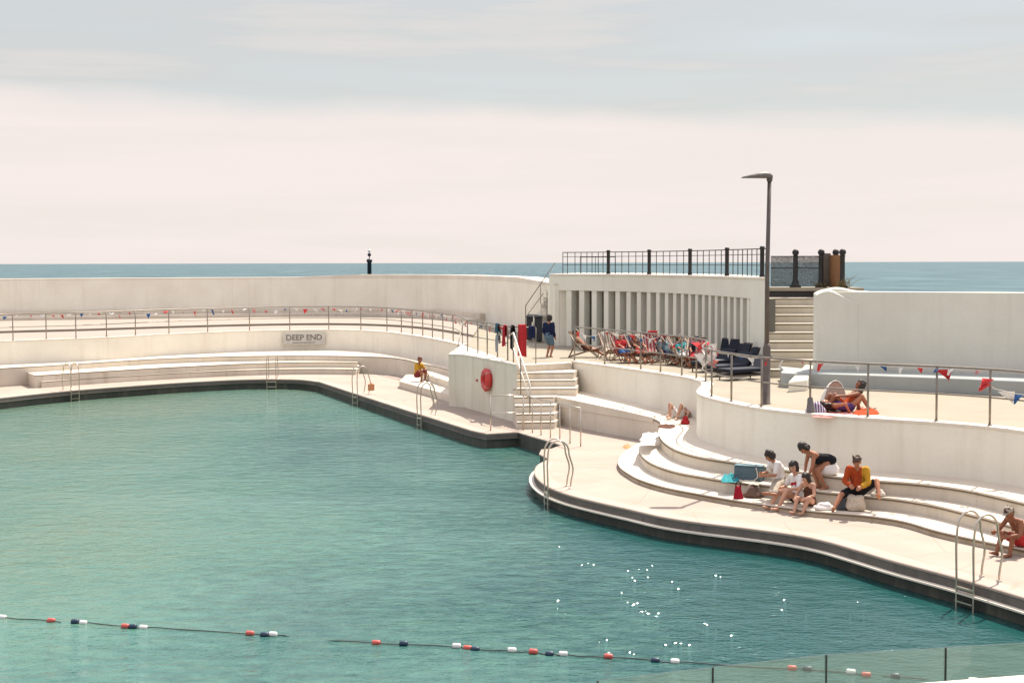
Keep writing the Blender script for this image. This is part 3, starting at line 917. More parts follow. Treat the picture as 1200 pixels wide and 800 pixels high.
def rail_path(bases, label, post_px=None, posts=None, name='railing', h=RH, mat='rail', r=0.024, mid=True, ztop=None):
    """bases: 3-D points along the foot; posts: list of 3-D foot points"""
    t = thing(name, label, 'railing')
    up = V(0, 0, h)
    MB().tube([p + up for p in bases], r, 8).build('top_rail', M[mat], t)
    if mid:
        MB().tube([p + V(0, 0, h * 0.5) for p in bases], r * 0.8, 8).build('mid_rail', M[mat], t)
    for p in posts:
        o = MB().tube([V(0, 0, -0.02), V(0, 0, h)], r * 1.1, 8)
        o.lathe([(r * 2.2, 0), (r * 2.2, 0.015), (r * 1.2, 0.03)], (0, 0, 0), 8)
        ob = o.build('post', M[mat], t)
        ob.location = p
    return t


def on(path, px, z):
    """point on the path whose image column is nearest to px"""
    best = None
    for i in range(len(path) - 1):
        for k in range(8):
            q = path[i].lerp(path[i + 1], k / 8)
            d = abs(colof(q) - px)
            if best is None or d < best[0]: best = (d, q)
    q = best[1].copy(); q.z = z
    return q


_inv = _rot.transposed()


def colof(q):
    c = _inv @ (q - V(0, 0, CAM_Z))
    return 600 + F * c.x / -c.z


def rowof(q):
    c = _inv @ (q - V(0, 0, CAM_Z))
    return 400 - F * c.y / -c.z


TK = T + 0.055
rf = [p + V(0, 0, .055) for p in offset(W_far, 0.14)]
rf_px = [-100, -62, -24, 15, 53, 90, 125, 160, 198, 243, 292, 340, 385, 423, 454, 470, 483, 495, 507, 519, 531]
rf_posts = [on(rf, x, TK) for x in rf_px]
blk_rail = [P(548, 411.5, 2.02), P(560, 413.6, 2.02), P(571, 416, 2.02), P(583, 418.6, 2.02), P(595, 422.2, 2.02)]
rfp = [p for p in rf if colof(p) < 536]
rail_far = rail_path(rfp + blk_rail, 'long thin railing round the far terrace, ending beside the stair with towels', posts=rf_posts + blk_rail)
rr = [p + V(0, 0, .055) for p in offset(W_r1, 0.15)]
i0 = max(i for i, p in enumerate(rr) if p.y > P(818, 447.5, T).y)
seg_a = rr[:i0]; seg_b = rr[i0:]
posts_r = [on(seg_a, x, TK) for x in (671, 709, 751, 774, 799, 816)]
posts_r += [on(seg_b, x, TK) for x in (834, 857, 892, 949, 1017, 1097, 1160, 1240)]
posts_r += [seg_b[3]]
rail_right = rail_path(rr, 'railing with bunting that curves round the bulge above the sunbathers', posts=posts_r)

# roof railing over the shelter
roofline = [p for p in offset(fas, 0.25)]
rl = [V(p.x, p.y, ROOF + .03) for p in roofline]
rrt = thing('railing', 'iron railing of thin balusters and thick posts on the shelter roof', 'railing')
H2 = 0.92
rl = rl[1:-1]
for hh, rr_ in ((H2, .02), (H2 * 0.80, .013), (H2 * 0.42, .013)):
    MB().tube([p + V(0, 0, hh) for p in rl], rr_, 6).build('rail', M['iron'], rrt)
for px in (652, 658, 665, 674, 681, 688, 694, 701, 707, 721, 729, 737, 745, 753, 769, 777, 785, 793, 801, 817, 824, 831, 838, 845, 859, 864.5, 870, 875.5, 881, 887):
    q = on(rl, px, ROOF + .03)
    MB().tube([V(0, 0, 0), V(0, 0, H2)], .017, 6).build('baluster', M['iron'], rrt).location = q
for px in (713, 761, 808.5, 852, 893):
    q = on(rl, px, ROOF + .03)
    MB().lathe([(.10, 0), (.085, .06), (.072, .1), (.072, H2 - .02), (.085, H2), (.085, H2 + .06), (.05, H2 + .09)], (0, 0, 0), 10).build('post', M['iron'], rrt).location = q
# short inner landing rail
il = [on(rl, x, ROOF + .03) + V(.5, 1.4, 0) for x in (668, 686, 710)]
MB().tube([p + V(0, 0, .72) for p in il], .015, 6).build('rail', M['iron'], rrt)
for p in il:
    MB().tube([p, p + V(0, 0, .72)], .014, 6).build('baluster', M['iron'], rrt)

# stair up to the roof at the left of the shelter
s2 = thing('stair', 'narrow white stair up the end of the shelter with a sloping pipe handrail', 'steps')
sa = P(616, 399, T); sb_ = V(left_end.x + 0.1, left_end.y + 1.0, 0)
for k in range(10):
    z = T + (ROOF - T) * (k + 1) / 10.5
    p = sa.lerp(V(sb_.x, sb_.y, T), k / 10)
    d = (V(sb_.x, sb_.y, 0) - V(sa.x, sa.y, 0)).normalized(); nn = V(-d.y, d.x, 0)
    e = V(sb_.x, sb_.y, 0) + d * .25
    MB().prism(xy([p + V(0, 0, 0), e, e + nn * 1.0, p + nn * 1.0]), T - .02 - k * .002, z).build('step', M['paint'], s2)
h0 = PY(616, 358, sa.y); h1 = PY(650.5, 308, sb_.y)
MB().tube([PY(616, 385, sa.y), h0, h1], .022, 6).build('handrail', M['rail'], s2)
MB().tube([PY(616.5, 371, sa.y), PY(647, 330, sb_.y)], .016, 6).build('handrail', M['rail'], s2)
ym = (sa.y + sb_.y) / 2
MB().tube([PY(633.5, 362, ym), PY(633.5, 333.5, ym)], .02, 6).build('post', M['rail'], s2)

# promenade bollard fence
fence = thing('fence', 'dark ball topped iron posts with mesh panels above the broad stair', 'fence')
fpx = [(903, 334.5), (932, 334), (962, 336), (979, 337.5), (987, 339.5)]
fpts = []
for (x_, y_), Y_ in zip(fpx, (48.95, 48.8, 48.7, 48.9, 47.9)):
    q = PY(x_, y_, Y_); q.z = PR; fpts.append(q)
for q in fpts[1:]:
    MB().lathe([(.20, 0), (.20, .05), (.13, .10), (.11, .22), (.085, .26), (.08, 1.02), (.10, 1.06), (.07, 1.10)], (0, 0, 0), 12).ball((0, 0, 1.19), .12, 12).build('post', M['iron'], fence).location = q
for a_, b_ in ((0, 1), (1, 2)):
    p, q = fpts[a_], fpts[b_]
    for hh in (1.06, .66):
        MB().tube([p + V(0, 0, hh), q + V(0, 0, hh)], .018, 6).build('rail', M['iron'], fence)
    nb_ = (q - p).normalized(); o_ = V(-nb_.y, nb_.x, 0) * .006
    m_ = MB(); m_.add([p + o_ + V(0, 0, .03), q + o_ + V(0, 0, .03), q + o_ + V(0, 0, 1.06), p + o_ + V(0, 0, 1.06)], [(0, 1, 2, 3)])
    m_.build('mesh_panel', M['mesh'], fence)
def slab(name, p, q, z0, z1, th, mat, parent):
    d = (q - p).normalized(); nn = V(-d.y, d.x, 0) * th
    return MB().prism(xy([p - nn, q - nn, q + nn, p + nn]), z0, z1).build(name, M[mat], parent)
m1_ = fpts[2] + (fpts[3] - fpts[2]) * .62
slab('reed_panel', fpts[2] + V(.06, 0, 0), m1_, PR + .02, PR + 1.16, .03, 'reedgrey', fence)
slab('reed_panel', m1_, fpts[4] - V(.06, 0, 0), PR + .0, PR + 1.10, .03, 'reed', fence)

# ------------------------------------------------------------------ lamp post
b = P(898, 473, T)
lp = thing('street_lamp', 'tall brown grey lamp post with a flat head pointing left', 'street lamp', b)
MB().lathe([(.13, 0), (.13, .01), (.10, .02), (.10, 1.42), (.065, 1.55)], (0, 0, 0), 14).build('base', M['lamppost'], lp)
MB().tube([V(0, 0, 1.5), V(0, 0, 3.4), V(0.04, 0, 5.72)], [.062, .056, .05], 12).build('pole', M['lamppost'], lp)
hd = MB()
sec = [(0.12, .02, .05), (0.05, .09, .10), (-.08, .14, .12), (-.25, .15, .10), (-.45, .15, .06), (-.62, .12, .02), (-.66, .08, .008)]
vs = []; fs = []
for (x_, hw, hh) in sec:
    base = 5.72
    for (yy, zz) in ((-hw, 0), (-hw * .8, hh), (0, hh * 1.25), (hw * .8, hh), (hw, 0), (0, -.02)):
        vs.append((x_, yy, base + zz - .01 * x_))
for i in range(len(sec) - 1):
    for k in range(6):
        k2 = (k + 1) % 6
        fs.append((i * 6 + k, (i + 1) * 6 + k, (i + 1) * 6 + k2, i * 6 + k2))
fs.append((0, 1, 2, 3, 4, 5)); fs.append(tuple(6 * (len(sec) - 1) + k for k in reversed(range(6))))
hd.add(vs, fs, True)
hd.build('lamp_head', M['lamphead'], lp)
MB().lathe([(.062, 5.62), (.075, 5.66), (.075, 5.78), (.03, 5.83)], (0.04, 0, 0), 10).build('collar', M['lamppost'], lp)

# ------------------------------------------------------------------ pool ladders
def ladder(px, py, label, wid=0.44, h=1.18, depth=0.62, bottom=-1.2, twist=0.0):
    q, t = nearest(EDGE, P(px, py, 0))
    n_ = V(-t.y, t.x, 0)
    if n_.dot(V(q.x, q.y, 0) - V(-8, 38, 0)) < 0: n_ = -n_
    n_ = Matrix.Rotation(twist, 3, 'Z') @ n_
    t = V(n_.y, -n_.x, 0)
    g = thing('pool_ladder', label, 'pool ladder', q, 0, 'steel ladders round the pool')
    for s_ in (-1, 1):
        o = t * (wid / 2 * s_)
        pts = [o - n_ * .10 + V(0, 0, bottom), o - n_ * .10 + V(0, 0, 0.0), o - n_ * .10 + V(0, 0, h - .3)]
        for i in range(1, 8):
            a = math.pi * i / 8
            pts.append(o + n_ * (-.10 + (depth * .42) * (1 - math.cos(a))) + V(0, 0, h - .3 + .3 * math.sin(a)))
        pts += [o + n_ * (depth * .84 - .10) + V(0, 0, h - .34), o + n_ * (depth - .10) + V(0, 0, h * .42), o + n_ * (depth - .16) + V(0, 0, .1), o + n_ * (depth - .16) + V(0, 0, 0)]
        MB().tube(catmull(pts, 3), .021, 8).build('handrail', M['chrome'], g)
        MB().lathe([(.05, 0), (.05, .012), (.03, .03)], o + n_ * (depth - .16), 10).build('foot_plate', M['chrome'], g)
    for z_ in (-.12, -.36, -.60, -.84):
        c_ = -n_ * .10 + V(0, 0, z_)
        ang = math.atan2(t.y, t.x)
        MB().box(c_, (wid, .07, .028), Matrix.Rotation(ang, 3, 'Z')).build('rung', M['chrome'], g)
    return g


ladder(90, 457.5, 'steel pool ladder at the far left of the pool below the thin steps', 0.42)
ladder(318, 444.3, 'steel pool ladder below the DEEP END sign')
ladder(419, 461.8, 'steel pool ladder with an orange box on it near the thin steps', 0.42, twist=0.25)
ladder(495, 486, 'steel pool ladder in front of the person in yellow')
ladder(645, 571.5, 'steel pool ladder on the rounded promontory of the deck', 0.42, twist=-0.1)
ladder(1136, 681, 'large steel pool ladder nearest the camera at the right edge', 0.42)
q = P(435, 462, 0)
tag(MB().box(q + V(0, 0, .30), (.26, .12, .28), Matrix.Rotation(.6, 3, 'Z')).box(q + V(0, 0, .46), (.10, .05, .05), Matrix.Rotation(.6, 3, 'Z')).build('box', cloth('tan', (.50, .24, .12)), None, .02), 'small faded orange box hung on the foot of a pool ladder', 'box')

# ------------------------------------------------------------------ guard rails at the foot of the stair
def guard(pts_px, h, label, mids, z=0.0, mat='chrome'):
    g = thing('guard_rail', label, 'railing')
    pts = [P(x, y, z) for x, y in pts_px]
    for m_ in mids:
        MB().tube([p + V(0, 0, h * m_) for p in pts], .02, 8).build('rail', M[mat], g)
    for p in pts:
        MB().tube([p, p + V(0, 0, h)], .021, 8).build('post', M[mat], g)
    return g
guard([(575, 504.5), (613, 503.5)], 1.15, 'two bar guard rail across the deck below the lifebuoy', (1.0, .5))
guard([(613.5, 504), (624, 507), (634, 510), (645, 513), (656, 515.5), (668, 519.5), (680.5, 523)], 1.15, 'row of slim upright posts with one top bar at the stair foot', (1.0,))
# stair handrail
hr = thing('handrail', 'cream double handrail running down the middle of the steep stair', 'handrail')
zt_ = T + 1.15
p_top = P(600, 428, T); p_bot = P(621, 484, .48)
MB().tube([P(597, 424, T) + V(0, 0, .95), p_top + V(.05, -.1, 1.15), p_bot + V(0, 0, .95), p_bot + V(0, -.1, .6)], .03, 8).build('rail', M['whiterail'], hr)
MB().tube([p_top + V(.05, -.1, .62), p_bot + V(0, 0, .45)], .024, 8).build('rail', M['whiterail'], hr)
pm = p_top.lerp(p_bot, .5); pm.z = .95
MB().tube([pm, pm + V(0, 0, 1.3)], .024, 8).build('post', M['rail'], hr)
MB().tube([V(p_bot.x, p_bot.y, .48), p_bot + V(0, 0, .97)], .024, 8).build('post', M['rail'], hr)
MB().tube([p_top + V(.05, -.1, 0), p_top + V(.05, -.1, 1.15)], .024, 8).build('post', M['rail'], hr)
h2 = thing('handrail', 'thin handrail climbing the seat steps at the left of the block', 'handrail')
a0 = P(533, 447, .58); a1 = P(542, 406, T)
MB().tube([a0 + V(0, 0, .05), a0 + V(0, 0, .85), a1 + V(0, 0, 1.0), a1 + V(0, 0, -.1)], .022, 8).build('rail', M['rail'], h2)
b0 = P(537.5, 437, LEDF)
MB().tube([b0, b0 + V(0, 0, 1.2)], .02, 8).build('post', M['rail'], h2)

# ------------------------------------------------------------------ lifebuoy on the block
fdir = (blk_B - blk_A).normalized(); fn = V(fdir.y, -fdir.x, 0)
cb = blk_A.lerp(blk_B, 0.44)
# match the column 573
best = min((abs(colof(blk_A.lerp(blk_B, k / 100)) - 573.5), k) for k in range(100))[1]
cb = blk_A.lerp(blk_B, best / 100); cb = V(cb.x, cb.y, 0)
zc = min((abs(rowof(V(cb.x, cb.y, z_ / 100)) - 445), z_ / 100) for z_ in range(20, 195))[1]
lb = thing('lifebuoy', 'red lifebuoy hung on the face of the white block', 'lifebuoy', V(cb.x, cb.y, zc) + fn * .11)
ang = math.atan2(fdir.y, fdir.x)
lb.rotation_euler = (0, 0, ang)
ring = [V(math.cos(a) * .30, 0, math.sin(a) * .30) for a in [2 * math.pi * k / 28 for k in range(28)]]
MB().tube(ring, .115, 12, closed=True).build('ring', M['red'], lb)
for k in range(4):
    a = math.pi / 4 + k * math.pi / 2
    seg = [V(math.cos(a + d) * .30, 0, math.sin(a + d) * .30) for d in (-.12, -.04, .04, .12)]
    MB().tube(seg, .12, 12).build('band', C_PINK, lb)
MB().lathe([(.22, -.02), (.24, 0), (.24, .03)], (0, 0, 0), 20).build('backboard', M['red'], lb).rotation_euler = (R(90), 0, 0)
lb.children
MB().tube([V(math.cos(a) * .425, -.03 + .0 * k, math.sin(a) * .425) for k, a in enumerate([2 * math.pi * k / 24 for k in range(24)])], .012, 6, closed=True).build('grab_line', M['redfloat'], lb)
tag(MB().box(V(cb.x, cb.y, 0) + fn * .03 - fdir * 1.3 + V(0, 0, 1.15), (.10, .05, .08), Matrix.Rotation(ang, 3, 'Z')).box(V(cb.x, cb.y, 0) + fn * .065 - fdir * 1.3 + V(0, 0, 1.15), (.05, .03, .04), Matrix.Rotation(ang, 3, 'Z')).build('hook', M['redfloat'], None, .01), 'tiny red fitting on the block left of the lifebuoy', 'fitting')

# ------------------------------------------------------------------ DEEP END sign
sp, stn = nearest(W_far, P(357, 387.4, T))
sgn = thing('sign', 'long grey sign reading DEEP END on the far retaining wall', 'sign')
nrm = V(stn.y, -stn.x, 0)
left = on(W_far, 331, T); right = on(W_far, 380.5, T)
sc_ = (left + right) / 2; wd = (right - left).length
sa_ = math.atan2((right - left).y, (right - left).x)
sn = V(math.sin(sa_), -math.cos(sa_), 0)
zs_ = min((abs(rowof(V(sc_.x, sc_.y, z_ / 100)) - 397), z_ / 100) for z_ in range(50, 190))[1]
sgn.location = V(sc_.x, sc_.y, zs_) + sn * .13; sgn.rotation_euler = (0, 0, sa_)
M['sign'] = plain('grey_sign_board', (.50, .475, .43), .7)
M['ink'] = plain('dark_sign_ink', (.13, .12, .115), .7)
MB().box((0, 0, 0), (wd, .05, .62)).build('board', M['sign'], sgn, .01)
def text(body, size, loc, parent, mat, name='lettering'):
    cu = bpy.data.curves.new('lettering', 'FONT'); cu.body = body; cu.size = size; cu.align_x = 'CENTER'; cu.align_y = 'CENTER'; cu.extrude = .004; cu.offset = .006
    o = bpy.data.objects.new('lettering_curve', cu); COL.objects.link(o)
    bpy.context.view_layer.update()
    me = bpy.data.meshes.new_from_object(o.evaluated_get(bpy.context.evaluated_depsgraph_get()))
    bpy.data.objects.remove(o)
    me.materials.clear(); me.materials.append(mat)
    t = bpy.data.objects.new(name, me); COL.objects.link(t); t.parent = parent
    t.location = loc; t.rotation_euler = (R(90), 0, 0)
    return t
text('DEEP END', .42, (0.0, -.032, .07), sgn, M['ink'])
MB().box((0, -.028, -.19), (wd * .52, .008, .035)).build('underline', M['ink'], sgn)

# ------------------------------------------------------------------ sea beacon
bc = thing('beacon', 'black marker post with a topmark standing in the sea', 'beacon', PY(433, 325, 150) * 1.0)
bz = PY(433, 324, 150).z
bc.location.z = 0
hgt = PY(433, 303.5, 150).z
MB().lathe([(.24, -3.4), (.22, hgt - .35), (.30, hgt - .3), (.30, hgt - .08), (.2, hgt)], (0, 0, 0), 12).build('column', M['black'], bc)
MB().tube([V(0, 0, hgt), V(0, 0, hgt + .85)], .05, 6).build('mast', M['black'], bc)
MB().ball((0, 0, hgt + .45), .2, 8).build('topmark', M['black'], bc)
MB().ball((0, 0, hgt + .85), .16, 8).build('topmark', M['white'], bc)

# ------------------------------------------------------------------ lane rope
fl_px = [(-40, 720, 'r'), (3, 723.5, 'w'), (60, 728, 'r'), (88, 729.6, 'b'), (97.5, 730, 'w'), (147, 735, 'r'), (156, 735.5, 'b'), (168, 735.6, 'w'), (293, 743.4, 'r'), (310, 744.8, 'b'), (320, 744.6, 'w'),
         (441, 754, 'r'), (473, 755.6, 'b'), (535, 758.4, 'w'), (548, 759.5, 'r'), (557, 761, 'b'), (600, 763.2, 'w'), (625, 765.4, 'r'), (644, 767, 'b'), (660, 767.3, 'w'), (713, 770.5, 'r'), (768, 774.6, 'b'), (791, 776, 'w'),
         (928, 783.6, 'r'), (946, 784.6, 'b'), (997, 788.6, 'w'), (1015, 791.5, 'r'), (1049, 793, 'b'), (1140, 799, 'w')]
ln = thing('lane_rope', 'floating lane rope of red, white and blue floats across the near water', 'lane rope')
pts = [P(x, y, WAT) for x, y, c in fl_px]
rp_ = []
random.seed(3)
for i, p in enumerate(pts):
    rp_.append(p + V(0, 0, .015))
    if i + 1 < len(pts):
        for f_ in (.33, .66):
            q = p.lerp(pts[i + 1], f_); L_ = (pts[i + 1] - p).length
            q.z = WAT + (.012 if random.random() < .94 else -.03); q.y += random.uniform(-.04, .04); rp_.append(q)
MB().tube(catmull(rp_, 3), .008, 6).build('rope', M['rope'], ln)
for i, (x, y, c) in enumerate(fl_px):
    p = pts[i]; d = (pts[min(i + 1, len(pts) - 1)] - pts[max(i - 1, 0)]).normalized()
    o = MB().lathe([(.02, -.066), (.036, -.062), (.044, -.045), (.044, .045), (.036, .062), (.02, .066)], (0, 0, 0), 12).build('float', M[{'r': 'redfloat', 'w': 'white', 'b': 'bluefloat'}[c]], ln)
    o.location = p + V(0, 0, .02 + random.uniform(-.01, .015)); o.rotation_mode = 'QUATERNION'; o.rotation_quaternion = d.to_track_quat('Z', 'Y')

# ------------------------------------------------------------------ glass balustrade
gb = thing('glass_balustrade', 'low glass balustrade with slim dark posts in the bottom right corner', 'balustrade')
gz = 1.76
gp = [PY(x, y, 13) for x, y in ((700, 799), (835, 781), (968, 766.5), (1108, 758), (1240, 750))]
gq = []
for x, y in ((700, 797), (835, 781), (968, 766.5), (1108, 758), (1240, 750.5)):
    q = P(x, y, gz); gq.append(V(q.x, q.y, 0))
for a_, b_ in zip(gq[:-1], gq[1:]):
    d = (b_ - a_).normalized(); nn = V(-d.y, d.x, 0) * .006
    a2_ = a_ + d * .012; b2_ = b_ - d * .012
    MB().prism(xy([a2_ - nn, b2_ - nn, b2_ + nn, a2_ + nn]), .70, gz).build('glass_panel', M['glass'], gb)
for q in gq:
    MB().box((q.x, q.y, (gz + .66) / 2), (.012, .04, gz - .66)).build('post', M['iron'], gb)
# ------------------------------------------------------------------ people
def caps(mb, a, ra, b, rb, n=10):
    """tapered capsule from a to b"""
    a = Vector(a); b = Vector(b)
    d = b - a
    if d.length < 1e-5: d = V(0, 0, 1e-4)
    t = d.normalized()
    pts = []; rad = []
    for k in (0, 1, 2, 3):
        an = math.pi / 2 * k / 3
        pts.append(a - t * ra * math.cos(an)); rad.append(max(ra * math.sin(an), ra * .08))
    for k in (3, 2, 1, 0):
        an = math.pi / 2 * k / 3
        pts.append(b + t * rb * math.cos(an)); rad.append(max(rb * math.sin(an), rb * .08))
    mb.tube(pts, rad, n)


_dg = None


from mathutils import noise as mnoise


def rumple(o, amp, freq):
    """creases in cloth, locks in hair"""
    me = o.data
    nn = [v.normal.copy() for v in me.vertices]
    off = Vector((random.uniform(0, 50), random.uniform(0, 50), random.uniform(0, 50)))
    for v, n_ in zip(me.vertices, nn):
        q = v.co * freq + off
        v.co += n_ * (amp * (mnoise.noise(q) + .6 * abs(mnoise.noise(q * 2.1))))
    me.update()
    return o


def remesh(mb, name, mats, voxel, parent, smooth=2):
    o = bpy.data.objects.new(name, mb.mesh(name, mats))
    COL.objects.link(o)
    r = o.modifiers.new('r', 'REMESH'); r.mode = 'VOXEL'; r.voxel_size = voxel; r.use_smooth_shade = True
    s = o.modifiers.new('s', 'SMOOTH'); s.factor = 0.5; s.iterations = smooth
    bpy.context.view_layer.update()
    me = bpy.data.meshes.new_from_object(o.evaluated_get(bpy.context.evaluated_depsgraph_get()))
    o.modifiers.clear()
    o.data = me
    me.materials.clear()
    for m_ in (mats if isinstance(mats, (list, tuple)) else [mats]): me.materials.append(m_)
    me.polygons.foreach_set('material_index', [0] * len(me.polygons))
    me.polygons.foreach_set('use_smooth', [True] * len(me.polygons))
    o.parent = parent
    return o


def ik(a, b, l1, l2, hint):
    d = b - a
    L_ = min(d.length, (l1 + l2) * .995)
    t = d.normalized()
    b = a + t * L_
    x = (l1 * l1 - l2 * l2 + L_ * L_) / (2 * L_)
    h = math.sqrt(max(l1 * l1 - x * x, 0))
    hv = Vector(hint) - t * Vector(hint).dot(t)
    if hv.length < 1e-4: hv = V(0, 1, 0) - t * t.y
    hv.normalize()
    return a + t * x + hv * h, b


def human(label, loc, yaw, s=1.0, pelvis=(0, 0, .12), torso=(0, 0, 1), bend=0.0, face=None, hands=((.2, .3, .2), (-.2, .3, .2)), feet=((.12, .75, .08), (-.12, .75, .08)),
          knees=((0, .2, 1), (0, .2, 1)), elbows=((.6, -.6, -.4), (-.6, -.6, -.4)), toes=None, skin_m=None, hair=None, hair_style='short', wear=(), hat=None, female=False, vox=.011, group=None, name='person'):
    """local frame: x = the person's right, y = forward, z = up. loc = world point of the local origin"""
    g = thing(name, label, 'person', loc, yaw, group)
    pel = V(*pelvis) * 1.0
    up = V(*torso).normalized()
    fw = V(0, 1, 0) - up * up.y
    if fw.length < .2: fw = V(0, 0, 1) * (1 if up.y < 0 else -1) - up * 0
    fw.normalize(); rt = fw.cross(up).normalized()
    fw = up.cross(rt).normalized()
    chest = pel + up * .30 * s - fw * bend * .5 * s
    neck = pel + up * .50 * s + fw * bend * s
    sw = (.165 if female else .185) * s; hw = .085 * s
    cu = (neck - chest).normalized()
    sh_ = [neck - cu * .055 * s + rt * sw * k for k in (1, -1)]
    hip = [pel + rt * hw * k - up * .02 for k in (1, -1)]
    f = V(*face).normalized() if face is not None else (fw * .9 + cu * .1).normalized()
    hu = cu - f * cu.dot(f) * .75
    hu = (hu * .7 + cu * .3); hu = (hu - f * hu.dot(f)); hu.normalize()
    hr_ = f.cross(hu).normalized()
    hc = neck + (cu * .6 + hu * .4).normalized() * .155 * s + f * .025 * s
    mb = MB()
    q = .95 if female else 1.0
    # trunk
    for k in (1, -1):
        caps(mb, pel + rt * .065 * k * s, .105 * s, pel + up * .16 * s + rt * .05 * k * s, .085 * s * q)
        caps(mb, pel + up * .16 * s + rt * .05 * k * s, .085 * s * q, chest + rt * .07 * k * s, .098 * s * q)
        caps(mb, chest + rt * .07 * k * s, .098 * s * q, neck - cu * .08 * s + rt * .08 * k * s, .078 * s)
        caps(mb, neck - cu * .03 * s, .05 * s, sh_[0 if k == 1 else 1], .055 * s)
        if female: caps(mb, chest + rt * .075 * k * s + fw * .07 * s, .055 * s, chest + rt * .07 * k * s + fw * .05 * s - cu * .02, .06 * s)
    caps(mb, neck - cu * .05 * s, .056 * s, hc - hu * .05 * s, .050 * s)
    # head
    caps(mb, hc + hu * .03 * s - f * .018 * s, .092 * s, hc + hu * .02 * s + f * .018 * s, .086 * s, 14)
    caps(mb, hc + f * .02 * s, .075 * s, hc - hu * .075 * s + f * .045 * s, .042 * s, 12)
    caps(mb, hc + f * .088 * s + hu * .01 * s, .010 * s, hc + f * .108 * s - hu * .025 * s, .015 * s, 8)
    for k in (1, -1):
        caps(mb, hc + hr_ * .088 * k * s + hu * .015 * s, .014 * s, hc + hr_ * .088 * k * s - hu * .02 * s, .012 * s, 8)
    arms = []
    for i, k in enumerate((1, -1)):
        tgt = V(*hands[i])
        el, wr = ik(sh_[i], tgt, .285 * s, .25 * s, elbows[i])
        arms.append((sh_[i], el, wr))
        caps(mb, sh_[i], .056 * s, el, .040 * s); caps(mb, el, .041 * s, wr, .027 * s)
        d = (wr - el).normalized()
        side = d.cross(fw + up * .3)
        if side.length < .1: side = rt.copy()
        side.normalize(); nn = d.cross(side).normalized()
        if nn.z > 0: nn = -nn
        for u in (-1, 0, 1):
            caps(mb, wr + side * .018 * u * s, .017 * s, wr + d * .085 * s + side * .026 * u * s, .014 * s, 8)
        for j, (u, ln_) in enumerate(((-.036, .062), (-.012, .075), (.012, .07), (.036, .052))):
            r0 = wr + d * .085 * s + side * u * s
            r1 = r0 + (d * .85 + nn * .4).normalized() * ln_ * .55 * s
            r2 = r1 + (d * .5 + nn * .85).normalized() * ln_ * .5 * s
            caps(mb, r0, .011 * s, r1, .0105 * s, 6); caps(mb, r1, .0105 * s, r2, .0095 * s, 6)
        th0 = wr + d * .025 * s - side * .028 * k * s
        caps(mb, th0, .014 * s, th0 + (d * .7 - side * .7 * k + nn * .3).normalized() * .055 * s, .0115 * s, 6)
    legs = []
    for i, k in enumerate((1, -1)):
        kn, an = ik(hip[i], V(*feet[i]), .42 * s, .41 * s, knees[i])
        legs.append((hip[i], kn, an))
        caps(mb, hip[i], .094 * s, kn, .058 * s); caps(mb, kn, .060 * s, kn.lerp(an, .35), .058 * s); caps(mb, kn.lerp(an, .35), .058 * s, an, .037 * s)
        if toes is not None: td = V(*toes[i]).normalized()
        else:
            sd = (an - kn).normalized(); td = V(0, 1, 0) - sd * sd.y
            td = (td.normalized() if td.length > .15 else V(0, 1, 0)); td = (td + V(0, 0, -.12)).normalized()
        sd = (an - kn).normalized()
        caps(mb, an - td * .045 * s + sd * .035 * s, .033 * s, an + td * .07 * s + sd * .045 * s, .036 * s)
        caps(mb, an + td * .07 * s + sd * .045 * s, .036 * s, an + td * .155 * s + sd * .055 * s, .024 * s)
        lt = td.cross(sd).normalized()
        for u in (-.02, .02):
            caps(mb, an + td * .08 * s + sd * .05 * s + lt * u * s, .025 * s, an + td * .165 * s + sd * .06 * s + lt * u * s, .017 * s)
    body = remesh(mb, 'body', [skin_m, M['eye'], M['lip']], vox, g)
    # eyes and mouth as painted faces of the one body
    me = body.data
    spots = [(hc + f * .092 * s + hr_ * .034 * k * s + hu * .018 * s, .014 * s, 1) for k in (1, -1)] + [(hc + f * .09 * s - hu * .058 * s + hr_ * u * s, .013 * s, 2) for u in (-.014, 0, .014)]
    for p_ in me.polygons:
        c = p_.center
        if (c - hc).length < .16 * s and (c - hc).dot(f) > .05 * s:
            for sp_, r_, mi in spots:
                if (c - sp_).length < r_ * .85: p_.material_index = mi
    # hair
    if hair is not None:
        hb = MB()
        caps(hb, hc + hu * .05 * s - f * .040 * s, .094 * s, hc + hu * .065 * s + f * .012 * s, .082 * s, 14)
        caps(hb, hc - f * .055 * s + hu * .02 * s, .082 * s, hc - f * .055 * s - hu * .035 * s, .062 * s, 12)
        if hair_style == 'full':
            caps(hb, hc + hu * .07 * s - f * .02 * s, .105 * s, hc - hu * .03 * s - f * .06 * s, .085 * s, 14)
            for k in (1, -1): caps(hb, hc + hr_ * .075 * k * s + hu * .03 * s, .045 * s, hc + hr_ * .075 * k * s - hu * .05 * s - f * .02 * s, .04 * s)
        if hair_style == 'long':
            caps(hb, hc - f * .06 * s, .08 * s, neck - fw * .10 * s - cu * .12 * s, .05 * s)
            for k in (1, -1): caps(hb, hc + hr_ * .07 * k * s + hu * .04 * s, .045 * s, hc + hr_ * .075 * k * s - hu * .11 * s - f * .03 * s, .04 * s)
        for j in range(9):
            a = random.uniform(0, 6.28); rr_ = random.uniform(.03, .075) * s
            caps(hb, hc + hu * .10 * s - f * .03 * s + hr_ * math.cos(a) * rr_ + f * math.sin(a) * rr_ * .8, .03 * s, hc + hu * .125 * s - f * .035 * s + hr_ * math.cos(a) * rr_ * 1.1 + f * math.sin(a) * rr_ * .9, .022 * s, 6)
        rumple(remesh(hb, 'hair', hair, vox, g, 1), .016 * s, 26)
